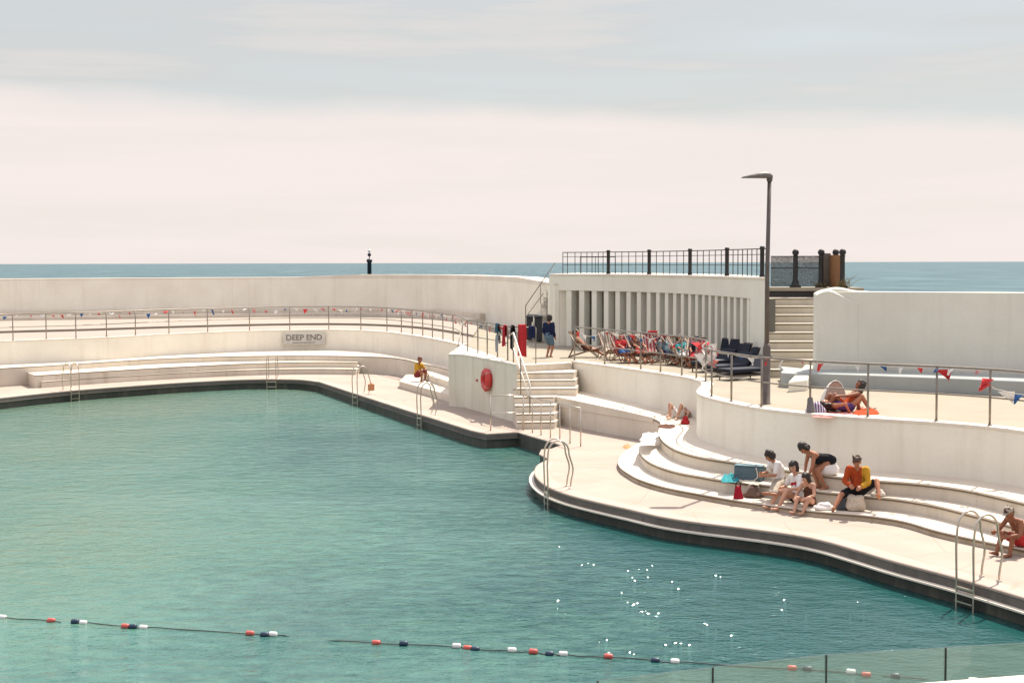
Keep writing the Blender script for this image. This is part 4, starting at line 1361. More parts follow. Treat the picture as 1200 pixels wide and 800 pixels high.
    for kind, mat in wear:
        cb_ = MB(); e = .016 * s
        if kind in ('shirt', 'vest', 'jacket', 'swimsuit'):
            full = kind != 'swimsuit'
            for k in (1, -1):
                caps(cb_, pel + rt * .065 * k * s + up * .02, .105 * s + e, pel + up * .16 * s + rt * .05 * k * s, .085 * s * q + e)
                caps(cb_, pel + up * .16 * s + rt * .05 * k * s, .085 * s * q + e, chest + rt * .07 * k * s, .098 * s * q + e)
                if full: caps(cb_, chest + rt * .07 * k * s, .098 * s * q + e, neck - cu * .09 * s + rt * .085 * k * s, .078 * s + e)
                else: caps(cb_, chest + rt * .05 * k * s, .098 * s + e * .7, neck - cu * .13 * s + rt * .06 * k * s, .075 * s + e * .6)
                if female: caps(cb_, chest + rt * .075 * k * s + fw * .07 * s, .055 * s + e, chest + rt * .07 * k * s + fw * .05 * s, .06 * s + e)
                if full: caps(cb_, neck - cu * .06 * s + rt * .05 * k * s, .05 * s + e, sh_[0 if k == 1 else 1], .056 * s + e)
            if kind == 'shirt':
                for (a, b_, c_) in arms: caps(cb_, a, .058 * s + e, a.lerp(b_, .72), .052 * s + e)
            if kind == 'jacket':
                for (a, b_, c_) in arms:
                    caps(cb_, a, .060 * s + e, b_, .050 * s + e); caps(cb_, b_, .052 * s + e, b_.lerp(c_, .85), .038 * s + e)
        if kind in ('shorts', 'trunks', 'trousers', 'swimsuit', 'briefs'):
            ext = {'shorts': .78, 'trunks': .5, 'trousers': 1.0, 'swimsuit': .10, 'briefs': .10}[kind]
            e2 = .018 * s if ext > .2 else .012 * s
            for k in (1, -1): caps(cb_, pel + rt * .06 * k * s + up * .04 * s, .103 * s + e2, pel + rt * .05 * k * s - up * .02 * s, .10 * s + e2)
            for (a, b_, c_) in legs:
                caps(cb_, a, .096 * s + e2, a.lerp(b_, ext), (.096 - .036 * ext) * s + e2)
                if kind == 'trousers': caps(cb_, b_, .062 * s + e2, b_.lerp(c_, .9), .045 * s + e2)
        if kind == 'bikini':
            for k in (1, -1): caps(cb_, chest + rt * .075 * k * s + fw * .07 * s, .058 * s + e, chest + rt * .07 * k * s + fw * .05 * s, .063 * s + e)
            caps(cb_, chest + rt * .1 * s, .078 * s + e, chest - rt * .1 * s, .078 * s + e)
        rumple(remesh(cb_, {'shirt': 'shirt', 'vest': 'vest', 'jacket': 'jacket', 'swimsuit': 'swimsuit', 'shorts': 'shorts', 'trunks': 'trunks', 'trousers': 'trousers', 'briefs': 'briefs', 'bikini': 'bikini_top'}[kind], mat, max(vox, .013), g, 2), .014 * s if kind in ('shirt', 'jacket', 'shorts', 'trousers', 'trunks') else .003, 11)
    if hat is not None:
        kind, mat = hat
        hb = MB()
        rot = Matrix((hr_, f, hu)).transposed()
        prof = [(.098, .045), (.10, .06), (.092, .10), (.07, .128), (.03, .143)]
        brim = {'cap': .0, 'sun': .20}[kind]
        vs_ = MB()
        if brim: vs_.lathe([(brim * 1.0, .035), (brim * 1.0, .045), (.10, .062), (.10, .05)], (0, 0, 0), 18)
        vs_.lathe([(r_, z_) for r_, z_ in prof], (0, 0, 0), 16)
        if kind == 'cap': vs_.add([(-.07, .05, .05), (.07, .05, .05), (.06, .17, .035), (-.06, .17, .035), (-.07, .05, .062), (.07, .05, .062), (.06, .17, .045), (-.06, .17, .045)], [(0, 3, 2, 1), (4, 5, 6, 7), (0, 1, 5, 4), (1, 2, 6, 5), (2, 3, 7, 6), (3, 0, 4, 7)])
        vs_.v = [tuple(hc - f * .015 * s + rot @ (Vector(v_) * s * 1.02)) for v_ in vs_.v]
        vs_.build('hat', mat, g)
    return g


def yaw_to(dx, dy):
    """yaw so that local +y points along world (dx,dy)"""
    return math.atan2(-dx, dy)


# directions near the curved steps: t runs along the step, n points down to the pool
def frame(poly, px, py, z):
    q, t = nearest(poly, P(px, py, z))
    n_ = V(t.y, -t.x, 0)
    if n_.dot(V(-8, 38, 0) - q) < 0: n_ = -n_
    return q, t, n_


LedgeE = [V(p.x, p.y, LED) for p in L_in]
def loc2(loc, yaw, w):
    d = Matrix.Rotation(-yaw, 3, 'Z') @ (Vector(w) - Vector(loc))
    return (d.x, d.y, d.z)


# A: dark haired person in a white top, sitting on the middle step
lA = P(915, 569, .43); yA = yaw_to(-.95, -.22)
human('dark haired person in pale top and trousers seated on the middle step, looking down', lA, yA, .95, (0, 0, .13), (0, .30, 1), .04, (.2, 1, -.65),
      ((.12, .42, .28), (-.10, .44, .26)), (loc2(lA, yA, P(894, 590, .22)), loc2(lA, yA, P(897, 593, .22))), ((.1, .6, 1), (-.1, .6, 1)), skin_m=S_TAN, hair=H_DARK, hair_style='full', wear=(('shirt', C_WHITE), ('trousers', cloth('stone', (.36, .31, .25)))))
# B: woman bending over in a black swimsuit, standing on the middle step
lB = P(964, 572.5, .43); yB = yaw_to(-1, -.16)
human('woman in a black swimsuit bending forward from the hips on the curved steps', lB, yB, 1.0, (0, -.16, .66), (0, .97, .24), -.06, (-.25, .62, -.78),
      ((.16, .36, .32), (-.14, .40, .30)), ((.10, .06, .07), (-.10, -.02, .07)), ((.1, 1, .2), (0, 1, .2)), ((.5, -.2, .4), (-.5, -.2, .4)), toes=((0, 1, -.1), (0, 1, -.1)), skin_m=S_TAN, hair=H_DARK, hair_style='full', wear=(('swimsuit', C_BLACK),), female=True)
# C: woman in front, seated on the lowest step, legs forward
lC = P(933, 589, .14); yC = yaw_to(-.96, -.40)
human('dark haired woman in white top and red bikini, bare legs drawn up on lowest step', lC, yC, 1.0, (0, 0, .13), (.05, -.10, 1), .05, (-.5, 1, -.1),
      ((.20, .30, .33), (-.16, .34, .35)), ((.10, .62, -.07), (-.13, .56, -.06)), ((.1, .3, 1), (-.2, .3, 1)), skin_m=S_PALE, hair=H_DARK, hair_style='full', wear=(('shirt', C_WHITE), ('bikini', C_RED), ('briefs', C_BLACK)), female=True)
# D: dark haired girl in dark swimsuit
lD = P(949, 593, .14)
human('dark haired girl in a dark swimsuit sitting close beside the woman in white', lD, yaw_to(-.72, -.72), .84, (0, 0, .12), (0, .10, 1), .06, (.25, 1, -.45),
      ((.16, .34, .22), (-.14, .36, .24)), ((.06, .52, -.07), (-.12, .46, -.07)), ((.2, .2, 1), (-.3, .2, 1)), skin_m=S_PALE, hair=H_DARK, hair_style='long', wear=(('swimsuit', C_BROWN),), female=True)
# F: man in orange jacket, sitting on the middle step, one leg down
lF = P(1005, 580, .43); yF = yaw_to(-.35, -.92)
person_f = human('person in an orange and yellow jacket and black shorts sitting with one knee raised', lF, yF, 1.0, (0, 0, .13), (0, .06, 1), .06, (.1, 1, -.6),
      ((.13, .34, .26), (-.12, .34, .24)), (loc2(lF, yF, P(977, 596, .21)), loc2(lF, yF, P(1030, 581, .50))), ((.5, .3, 1), (-1, .5, .5)), skin_m=S_TAN, hair=H_BROWN, wear=(('jacket', C_ORANGE), ('shorts', C_BLACK)))
for ch in person_f.children:
    if ch.name.startswith('jacket'):
        ch.data.materials.append(C_YELLOW)
        for p_ in ch.data.polygons:
            if p_.center.x < -.10: p_.material_index = 1
# right edge: person with a grey cap seen from behind
qG = P(1197, 641, .14)
human('tanned person in a pale cap and red shorts sitting by the large ladder', V(qG.x, qG.y + .08, .14), yaw_to(-.93, -.5), .92, (0, 0, .13), (0, .34, 1), .06, (0, 1, -.45),
      ((.14, .50, .30), (-.16, .48, .26)), ((.10, .50, -.07), (-.14, .42, -.07)), ((.1, .4, 1), (-.1, .4, 1)), skin_m=S_DEEP, hair=H_BROWN, hat=('cap', cloth('stone', (.36, .31, .25), .05)), wear=(('trunks', C_RED),))
# person lying on the seat: knees up
qH = P(790, 492, LED)
human('person lying on their back on the seat ledge with both bare knees raised', V(qH.x + .05, qH.y + .25, LED), yaw_to(-.45, -1.0), 1.0, (0, -.35, .11), (0, -1, .06), 0.0, (0, -.1, 1),
      ((.30, -.20, .08), (-.30, -.22, .08)), ((.12, .12, .08), (-.12, .14, .08)), ((.25, .1, 1), (-.25, .1, 1)), ((.5, 0, .3), (-.5, 0, .3)), toes=((0, 1, 0), (0, 1, 0)), skin_m=S_PALE, hair=H_BROWN, wear=(('trunks', C_WHITE),), vox=.012)
# yellow shirt
qY = P(487, 448, .30)
human('person in a yellow shirt and dark red shorts sitting left of the block', V(qY.x + .05, qY.y + .6, .30), yaw_to(.8, -.6), 1.0, (0, 0, .30), (0, .10, 1), .03, (.2, 1, -.2),
      ((.16, .42, .38), (-.15, .44, .36)), ((.14, .34, .08), (-.12, .32, .08)), ((.2, 1, .7), (-.2, 1, .7)), skin_m=S_DEEP, hair=plain('auburn_hair', (.13, .035, .02), .6), wear=(('shirt', C_YELLOW), ('shorts', cloth('maroon', (.20, .035, .04)))), vox=.013)
# standing by the bins
qS = P(643, 418.5, T)
human('person standing in dark navy top and grey shorts beside the black bins', V(qS.x, qS.y, T), yaw_to(.55, .8), .98, (0, 0, .83), (0, .05, 1), 0, (0, 1, -.2),
      ((.20, .12, .80), (-.20, .16, .82)), ((.09, 0, .07), (-.09, .03, .07)), ((0, 1, 0), (0, 1, 0)), ((.3, -1, 0), (-.3, -1, 0)), toes=((0, 1, -.1), (0, 1, -.1)), skin_m=S_TAN, hair=H_DARK, hair_style='full', wear=(('jacket', C_NAVY), ('shorts', C_DENIM)), vox=.013)
# sunbathers on the upper terrace
qU = P(990, 485, T)
human('sunbather in orange with knees up on the terrace edge, long dark hair', V(qU.x + .1, qU.y + .5, T), yaw_to(-1, -.15), .98, (0, .0, .13), (0, -.72, .70), .03, (0, .8, .5),
      ((.22, -.42, .06), (-.20, .30, .40)), ((.10, .55, .07), (-.12, .48, .07)), ((.1, .1, 1), (-.1, .1, 1)), ((.3, -1, .2), (-.4, -.4, -.4)), skin_m=S_DEEP, hair=H_DARK, hair_style='long', wear=(('swimsuit', C_ORANGE), ('trunks', C_ORANGE)), female=True, vox=.012)
qV = P(966, 484, T)
human('sunbather lying back on a pink towel next to the sunbather in orange', V(qV.x + .5, qV.y + .15, T), yaw_to(.95, .3), .95, (0, .1, .12), (0, -1, .16), 0, (0, -.15, 1),
      ((.32, -.05, .07), (-.30, -.1, .07)), ((.12, .62, .07), (-.12, .5, .07)), ((.1, 0, 1), (-.1, 0, 1)), ((.5, 0, .4), (-.5, 0, .4)), skin_m=S_TAN, hair=H_DARK, hair_style='long', wear=(('swimsuit', C_PURPLE),), female=True, vox=.012)

# ------------------------------------------------------------------ deckchairs
def deckchair(label, loc, yaw, canvas, lean=1.0):
    g = thing('deckchair', label, 'deckchair', loc, yaw, 'wooden deckchairs in front of the shelter')
    for k in (1, -1):
        x = .30 * k
        MB().tube([V(x, .48, .02), V(x, -.62, .98)], .022, 6).build('back_frame', M['wood'], g)
        MB().tube([V(x * .9, .55, .38), V(x * .9, -.62, .02)], .022, 6).build('seat_frame', M['wood'], g)
        MB().tube([V(x * 1.05, -.28, .70), V(x * 1.05, -.60, .06)], .016, 6).build('prop', M['wood'], g)
    for a, b_ in ((V(-.30, -.62, .98), V(.30, -.62, .98)), (V(-.28, .55, .38), V(.28, .55, .38)), (V(-.30, .48, .03), V(.30, .48, .03)), (V(-.28, -.62, .03), V(.28, -.62, .03))):
        MB().tube([a, b_], .02, 6).build('crossbar', M['wood'], g)
    prof = [(.55, .40), (.40, .31), (.20, .25), (0, .25), (-.18, .33), (-.36, .52), (-.50, .75), (-.63, 1.0)]
    m_ = MB(); vs_ = []
    for (y_, z_) in prof:
        for x in (-.26, -.13, 0, .13, .26): vs_.append((x, y_, z_ - .025 * (1 - (x / .26) ** 2)))
    for (y_, z_) in prof:
        for x in (-.26, -.13, 0, .13, .26): vs_.append((x, y_ - .006, z_ - .010 - .025 * (1 - (x / .26) ** 2)))
    fs_ = []
    B_ = len(prof) * 5
    for i in range(len(prof) - 1):
        for j in range(4):
            a = i * 5 + j
            fs_.append((a, a + 1, a + 6, a + 5)); fs_.append((B_ + a, B_ + a + 5, B_ + a + 6, B_ + a + 1))
    m_.add(vs_, fs_, True)
    m_.build('canvas', canvas, g)
    return g


def sitter(label, loc, yaw, skin_m, hair, wear, female=False, hat=None, arms=0, hs='short'):
    ha = (((.30, .12, .40), (-.30, .12, .40)), ((.14, .30, .55), (-.12, .32, .58)), ((.16, -.66, 1.12), (-.18, -.64, 1.14)))[arms]
    return human(label, loc, yaw, .97, (0, -.02, .40), (0, -.72, .78), .03, (0, .9, .15), ha, ((.13, .78, .07), (-.13, .72, .07)), ((.15, .2, 1), (-.15, .2, 1)), skin_m=skin_m, hair=hair, wear=wear, female=female, hat=hat, vox=.014, hair_style=hs)


DC = [  # px, py, facing, canvas, chair label, person
    (686, 418.5, (1, -.12), 'canvas_pale', 'wooden deckchair turned side on at the left end of the row', ('bare chested person with sunglasses reclining in the side on deckchair', S_TAN, H_DARK, (('trunks', C_BROWN),), False, None, 0)),
    (716, 421, (.25, -1), 'canvas_pale', 'empty deckchair with pale tan striped canvas', None),
    (731, 424.5, (.35, -1), 'canvas_red', 'deckchair third from the left under a sitter in red and blue', ('sitter in a red shirt and blue shorts beside the empty pale striped deckchair', S_TAN, H_DARK, (('shirt', C_RED), ('shorts', C_BLUE)), True, None, 1, 'long')),
    (749, 424.8, (.4, -1), 'canvas_blue', 'blue striped deckchair under a sitter in a brown top', ('sitter in brown top and dark red shorts in a blue striped deckchair', S_TAN, H_DARK, (('shirt', C_BROWN), ('shorts', C_RED)), False, None, 1)),
    (765, 423.5, (.1, -1), 'canvas_red', 'red striped deckchair with a bright red towel over its top', None),
    (783, 427, (.5, -1), 'canvas_blue', 'blue deckchair under a sitter in a red hat', ('sitter with a red sun hat and slate top in a blue deckchair', S_DEEP, H_DARK, (('shirt', C_SLATE), ('shorts', C_NAVY)), False, ('sun', C_RED), 0)),
    (801, 428.5, (.3, -1), 'canvas_pale', 'pale deckchair under a sitter in teal beside the bunting knot', ('sitter in a teal top and white shorts left of the bunting knot', S_TAN, H_DARK, (('shirt', C_TEAL), ('shorts', C_WHITE)), True, None, 1, 'full')),
    (815, 430, (-.2, -1), 'canvas_red', 'red deckchair behind the bunting knot at the wall bulge', ('sitter in black and red clothes behind the bunting knot', S_DEEP, H_DARK, (('shirt', C_BLACK), ('shorts', C_RED)), False, ('cap', C_NAVY), 1)),
]
for e in DC:
    px, py, fd, cv, lab, per = e
    loc = P(px, py, T + .001)
    yw = yaw_to(*fd)
    deckchair(lab, loc, yw, M[cv])
    if per is not None:
        sitter(per[0], loc, yw, per[1], per[2], per[3], per[4], per[5], per[6], per[7] if len(per) > 7 else 'short')

# folded navy chairs stacked against the fins at the right end
fold_spots = [(848, 428.5), (855, 431), (862, 434), (869, 436.5), (876, 439)]
proto = None
for i, (x_, y_) in enumerate(fold_spots):
    loc = P(x_, y_, T)
    if proto is None:
        proto = thing('folded_deckchair', 'navy folded deckchair leaning against the fins at the dark right end', 'deckchair', loc, 0, 'folded navy deckchairs leaning on the shelter')
        for k in (1, -1): MB().tube([V(.28 * k, 0, .02), V(.28 * k, .42, 1.18)], .022, 6).build('frame', M['darkwood'], proto)
        MB().tube([V(-.28, .42, 1.18), V(.28, .42, 1.18)], .02, 6).build('crossbar', M['darkwood'], proto)
        MB().tube([V(-.28, .05, .15), V(.28, .05, .15)], .02, 6).build('crossbar', M['darkwood'], proto)
        cv_ = MB(); rot = Matrix.Rotation(-math.atan2(.42, 1.16), 3, 'X')
        cv_.box(V(0, .20, .66), (.52, .09, 1.06), rot).build('canvas', M['navy'], proto, .02)
        o = proto
    else:
        o = copy_tree(proto); o.location = loc
    o.rotation_euler = (R(random.uniform(-4, 6)), 0, R(-46 - 4 * i + random.uniform(-9, 9)))
    k_ = random.uniform(.72, .88); o.scale = (k_, k_, k_)

# low navy loungers lying in the shade in front of the folded chairs
lounger = None
for i, (x_, y_, lab) in enumerate(((833, 435, 'dark navy lounger with a white towel, nearest the deckchair row'), (850, 440, 'middle one of three low navy loungers by the shelter end'), (868, 444.5, 'navy lounger closest to the lamp post at the shelter end'))):
    loc = P(x_, y_, T)
    if lounger is None:
        lounger = thing('lounger', lab, 'lounger', loc, 0, 'navy loungers at the end of the shelter')
        MB().box((0, 0, .30), (.66, 1.35, .12)).build('cushion', M['navy'], lounger, .04)
        for sx in (-.27, .27):
            for sy in (-.6, .6): MB().tube([V(sx, sy, 0), V(sx, sy, .26)], .022, 6).build('leg', M['darkwood'], lounger)
        MB().box((0, .78, .50), (.66, .55, .10), Matrix.Rotation(R(48), 3, 'X')).build('backrest', M['navy'], lounger, .04)
        MB().box((0, 0, .16), (.60, 1.2, .05)).build('shelf', M['darkwood'], lounger)
        o = lounger
    else:
        o = copy_tree(lounger); o.location = loc; o['label'] = lab
    o.rotation_euler = (0, 0, R(-48 - 6 * i))
p0 = P(833, 435, T)
tag(MB().box((p0.x, p0.y, T + .372), (.5, .8, .022), Matrix.Rotation(R(-50), 3, 'Z')).build('towel', C_WHITE, None, .01), 'white towel spread on the navy lounger nearest the deckchairs', 'towel')
# ------------------------------------------------------------------ bunting
def bunting(label, path_posts, zoff, nper, sags, seed, size=.2):
    rnd = random.Random(seed)
    g = thing('bunting', label, 'bunting')
    cols = [C_FLAG, C_WHITE, C_BLUE, C_WHITE, C_FLAG, C_WHITE, C_PINK]
    cordpts = []
    k = 0
    for i in range(len(path_posts) - 1):
        a, b_ = path_posts[i] + V(0, 0, zoff), path_posts[i + 1] + V(0, 0, zoff)
        sag = sags * rnd.uniform(.3, 1.3) * min(1.4, (b_ - a).length / 1.5)
        seg = []
        for j in range(7):
            u = j / 6
            p = a.lerp(b_, u); p.z -= sag * 4 * u * (1 - u); seg.append(p)
        cordpts += seg[:-1]
        d = (b_ - a).normalized()
        nfl = max(1, int(round((b_ - a).length / nper)))
        for j in range(nfl):
            u = (j + .5 + rnd.uniform(-.25, .25)) / nfl
            p = a.lerp(b_, u); p.z -= sag * 4 * u * (1 - u)
            col = cols[k % 7]; k += 1
            flag(g, p, d, size * rnd.uniform(.75, 1.15), col, rnd)
    cordpts.append(path_posts[-1] + V(0, 0, zoff))
    MB().tube(cordpts, .008, 5).build('cord', M['cord'], g)
    return g


def flag(g, p, d, s, col, rnd):
    """one cloth pennant, a little curled"""
    nn = V(-d.y, d.x, 0)
    tw = rnd.uniform(-1.8, 1.8); drop = rnd.uniform(.45, 1.1); wdt = rnd.uniform(.30, .60)
    m_ = MB(); vs_ = []; fs_ = []
    R_ = 5
    for i in range(R_ + 1):
        v_ = i / R_
        half = s * wdt * (1 - v_ * .92)
        for j in (-1, 0, 1):
            off = nn * (math.sin(v_ * 2.4 + j * .9) * tw * s * .35)
            vs_.append(p + d * half * j + off + d * (tw * v_ * s * .3) - V(0, 0, s * drop * v_))
    B_ = len(vs_)
    vs_ += [v_ + nn * .004 for v_ in vs_]
    for i in range(R_):
        for j in range(2):
            a = i * 3 + j
            fs_.append((a, a + 1, a + 4, a + 3)); fs_.append((B_ + a, B_ + a + 3, B_ + a + 4, B_ + a + 1))
    m_.add(vs_, fs_, True)
    return m_.build('flag', col, g)


bunting('small red, white and blue bunting along the far terrace railing', [p for p in rf_posts[2:] + blk_rail], RH - .03, 0.55, .10, 5, .22)
pr_sorted_a = sorted(posts_r[:6], key=lambda p: colof(p))
b1 = bunting('bunting hanging loosely in front of the deckchair row', pr_sorted_a, RH - .02, .5, .26, 11, .24)
pr_b = sorted(posts_r[6:14], key=lambda p: colof(p))
b2 = bunting('bunting with red and white flags along the right hand railing', pr_b[:7], RH - .015, .62, .05, 21, .16)
# loose end past the last post
rnd = random.Random(4)
pe1 = PY(1161, 452, pr_b[6].y); pe2 = PY(1179, 458.5, pr_b[6].y - .3); pe3 = PY(1194, 462, pr_b[6].y - .6); pe4 = PY(1215, 462, pr_b[6].y - 1.0)
MB().tube(catmull([pr_b[6] + V(0, 0, RH - .02), pe1, pe2, pe3, pe4], 4), .008, 5).build('cord', M['cord'], b2)
dd = V(.8, -.5, 0).normalized()
for p, s_, c_ in ((PY(1158, 443.5, pr_b[6].y - .06), .36, C_FLAG), (PY(1156, 449.5, pr_b[6].y - .07), .32, C_FLAG), (pe2, .28, C_WHITE), (pe3, .26, C_BLUE), (PY(1098, 432.5, pr_b[5].y - .06), .16, C_BLUE), (PY(1105, 433, pr_b[5].y - .06), .26, C_RED)):
    flag(b2, p, dd, s_, c_, rnd)
# knot of bunting at the bulge
kn = thing('bunting', 'tangled knot of red, pink and white bunting at the bulge of the railing', 'bunting')
kc = on(seg_a, 822, TK) + V(0, 0, RH)
for i in range(16):
    a = rnd.uniform(-.55, .45); h_ = rnd.uniform(-.62, .10)
    flag(kn, PY(829 + a * 22, 405 + rnd.uniform(-5, 17), kc.y - .12 + rnd.uniform(-.15, .15)), V(rnd.uniform(-1, 1), rnd.uniform(-.6, .6), 0).normalized(), rnd.uniform(.26, .42), rnd.choice([C_PINK, C_WHITE, C_FLAG, C_PINK, C_WHITE, C_WHITE]), rnd)
MB().tube(catmull([PY(820, 402, kc.y - .1), PY(826, 412, kc.y), PY(833, 404, kc.y - .15), PY(838, 416, kc.y - .1), PY(829, 425, kc.y - .12), PY(822, 427, kc.y - .12)], 5), .022, 6).build('cord', C_WHITE, kn)

# ------------------------------------------------------------------ clothes hung on the railing
def hung(label, cat, base, d, w_, drop_f, drop_b, mat, name='towel', seed=1):
    rnd = random.Random(seed)
    nn = V(d.y, -d.x, 0)
    top = base + V(0, 0, RH + .035)
    prof = [(.05, -drop_f), (.055, -drop_f * .6), (.05, -drop_f * .25), (.035, -.02), (0, .012), (-.035, -.02), (-.05, -drop_b * .4), (-.055, -drop_b)]
    m_ = MB(); vs_ = []; fs_ = []
    for i, (o_, z_) in enumerate(prof):
        for j in range(7):
            u = j / 6 - .5
            wv = math.sin(u * 9 + seed + i * .4) * .02 * (1 + abs(z_))
            vs_.append(top + d * (u * w_ * (1 + .1 * abs(z_))) + nn * (o_ + wv) + V(0, 0, z_ + (.03 * math.sin(u * 5 + seed) if i in (0, 7) else 0)))
    B_ = len(vs_)
    vs_ += [Vector(v_) - nn * .008 if k // 7 < 4 else Vector(v_) + nn * .008 for k, v_ in enumerate(vs_)]
    for i in range(len(prof) - 1):
        for j in range(6):
            a = i * 7 + j
            fs_.append((a, a + 1, a + 8, a + 7)); fs_.append((B_ + a, B_ + a + 7, B_ + a + 8, B_ + a + 1))
    m_.add(vs_, fs_, True)
    return tag(m_.build(name, mat), label, cat)


dr = (blk_rail[4] - blk_rail[3]).normalized()
hung('small dark teal towel folded over the railing left of the towels', 'towel', blk_rail[3] + dr * .05, dr, .62, .36, .34, cloth('dark_teal', (.03, .085, .13)), seed=2)
hung('grey swimming shorts dangling under the dark teal towel', 'clothing', blk_rail[3] + dr * .10 + V(0, 0, -.42), dr, .30, .62, .3, C_GREY, 'shorts', 5)
hung('dark red towel on the railing just left of the handrail top', 'towel', blk_rail[4] + V(-.1, .15, 0), dr, .34, .75, .4, cloth('dark_red_towel', (.40, .02, .035)), seed=7)
hung('black garment between the dark red and long red towels', 'clothing', blk_rail[4] + V(.18, .0, 0), dr, .32, .85, .4, C_BLACK, 'garment', 3)
hung('long bright red towel hanging from the stair head railing', 'towel', blk_rail[4] + V(.52, -.05, .02), V(.98, -.15, 0), .30, 1.12, .5, C_RED, seed=9)
hung('short navy cloth right of the long red towel', 'towel', blk_rail[4] + V(.86, -.1, -.03), V(.98, -.15, 0), .22, .40, .3, C_NAVY, seed=4)
tr = thing('railing', 'short railing at the stair head where the towels hang', 'railing')
e0 = blk_rail[4]; e1 = V(e0.x + 1.0, e0.y - .1, T)
MB().tube([e0 + V(0, 0, RH - .01), e1 + V(0, 0, RH + .07)], .022, 6).build('top_rail', M['rail'], tr)
MB().tube([e1, e1 + V(0, 0, RH + .07)], .022, 6).build('post', M['rail'], tr)
hung('red towel thrown over the top of a striped deckchair', 'towel', P(766, 420, T) + V(0, .45, -.24), V(1, 0, 0), .36, .5, .4, C_RED, seed=6)

# ------------------------------------------------------------------ bins and pole by the shelter
for i, (px, lab, hh) in enumerate(((625.5, 'black bin with two pale labels, left of the pair', 1.18), (635.0, 'black bin half hidden behind the standing person', 1.22))):
    loc = P(px, 399.5 + i * 1.5, T)
    g = thing('bin', lab, 'bin', loc, R(-12), 'black bins at the foot of the shelter stair')
    MB().prism([(-.29, -.30), (.29, -.30), (.31, .32), (-.31, .32)], .06, hh - .1).build('body', M['black'], g, .03)
    MB().prism([(-.32, -.34), (.32, -.34), (.33, .35), (-.33, .35)], hh - .099, [hh - .04, hh - .04, hh + .04, hh + .04]).build('lid', M['black'], g, .02)
    for k in (-.24, .24): MB().tube([V(k - .03, .27, .09), V(k + .03, .27, .09)], .09, 10).build('wheel', M['black'], g)
    MB().tube([V(-.22, .36, hh - .12), V(.22, .36, hh - .12)], .018, 6).build('handle', M['black'], g)
    if i == 0:
        MB().box((-.13, -.287, hh - .42), (.13, .01, .14)).build('label', M['whiterail'], g)
        MB().box((.12, -.287, hh - .42), (.2, .01, .16)).build('label', M['whiterail'], g)
pb = P(650.5, 403, T)
pp = thing('sunshade_pole', 'thin dark pole with a small crosspiece by the left end of the shelter', 'pole', pb)
MB().tube([V(0, 0, 0), V(0, 0, 1.75)], .025, 6).build('pole', M['iron'], pp)
MB().tube([V(-.12, 0, 1.86), V(0, 0, 1.76), V(.12, 0, 1.72)], .035, 6).build('crosspiece', M['iron'], pp)
MB().lathe([(.22, 0), (.22, .06), (.06, .09)], (0, 0, 0), 12).build('base', M['iron'], pp)

# ------------------------------------------------------------------ bags and things on the steps
def blob_bag(name, label, cat, px, py, z, size, mat, handle=None, seed=1, yaw=0.0, sag=.25):
    rnd = random.Random(seed)
    g = thing(name, label, cat, P(px, py, z), yaw)
    m_ = MB(); vs_ = []; fs_ = []
    n_ = 14; H_ = 9
    for i in range(H_ + 1):
        v_ = i / H_
        prof = (.80 + .20 * math.sin(math.pi * min(1, v_ * 1.6))) * (1 - sag * v_ ** 1.5) * (1 if v_ < .95 else .55)
        for k in range(n_):
            a = 2 * math.pi * k / n_
            w_ = 1 + .12 * math.sin(3 * a + seed + v_ * 4) + .06 * math.sin(7 * a - seed * 2 + v_ * 6) + rnd.uniform(-.06, .06)
            vs_.append((math.copysign(abs(math.cos(a)) ** .7, math.cos(a)) * size[0] / 2 * prof * w_, math.copysign(abs(math.sin(a)) ** .7, math.sin(a)) * size[1] / 2 * prof * w_, size[2] * v_ * (1 + .12 * math.sin(2 * a + seed) + .06 * math.sin(5 * a + seed))))
    for i in range(H_):
        for k in range(n_):
            k2 = (k + 1) % n_
            fs_.append((i * n_ + k, i * n_ + k2, (i + 1) * n_ + k2, (i + 1) * n_ + k))
    fs_.append(tuple(reversed(range(n_)))); fs_.append(tuple(H_ * n_ + k for k in range(n_)))
    m_.add(vs_, fs_, True)
    o = m_.build('body', mat, g)
    ss = o.modifiers.new('s', 'SUBSURF'); ss.levels = 1; ss.render_levels = 1
    if handle is not None:
        pts = [V(-size[0] * .25, 0, size[2] * .9)] + [V(-size[0] * .25 * math.cos(math.pi * k / 6), 0, size[2] * (.95 + .32 * math.sin(math.pi * k / 6))) for k in range(1, 6)] + [V(size[0] * .25, 0, size[2] * .9)]
        MB().tube(pts, .012, 6).build('handle', handle, g)
    return g


blob_bag('rucksack', 'dark red rucksack standing at the left end of the seated group', 'bag', 865, 591, 0.0, (.24, .22, .42), cloth('crimson', (.28, .012, .025)), C_BLACK, 2, 0, .3)
blob_bag('bag', 'brown and white holdall lying open on the step behind the red rucksack', 'bag', 883, 582.5, .14, (.52, .32, .24), cloth('brown_check', (.14, .09, .07)), cloth('cream', (.6, .55, .48)), 5, R(-12), .5)
blob_bag('bag', 'crumpled cream cloth bag leaning on the brown holdall', 'bag', 893, 580, .14, (.30, .26, .26), cloth('cream', (.6, .55, .48)), None, 8, 0, .5)
blob_bag('basket', 'pale woven basket on the step below the person in orange', 'basket', 1003, 598, .14, (.42, .34, .33), plain('woven_straw', (.50, .42, .33), .9, 0, .4, 60), None, 3, 0, -.15)
blob_bag('bag', 'charcoal bag between the pale basket and the raised bare foot', 'bag', 988, 597, .14, (.34, .28, .26), cloth('charcoal', (.07, .075, .08)), C_BLACK, 4, 0, .3)
blob_bag('bag', 'white plastic bag slumped on the ledge behind the bending woman', 'bag', 972, 556, LED, (.46, .34, .42), C_WHITE, None, 6, 0, .45)
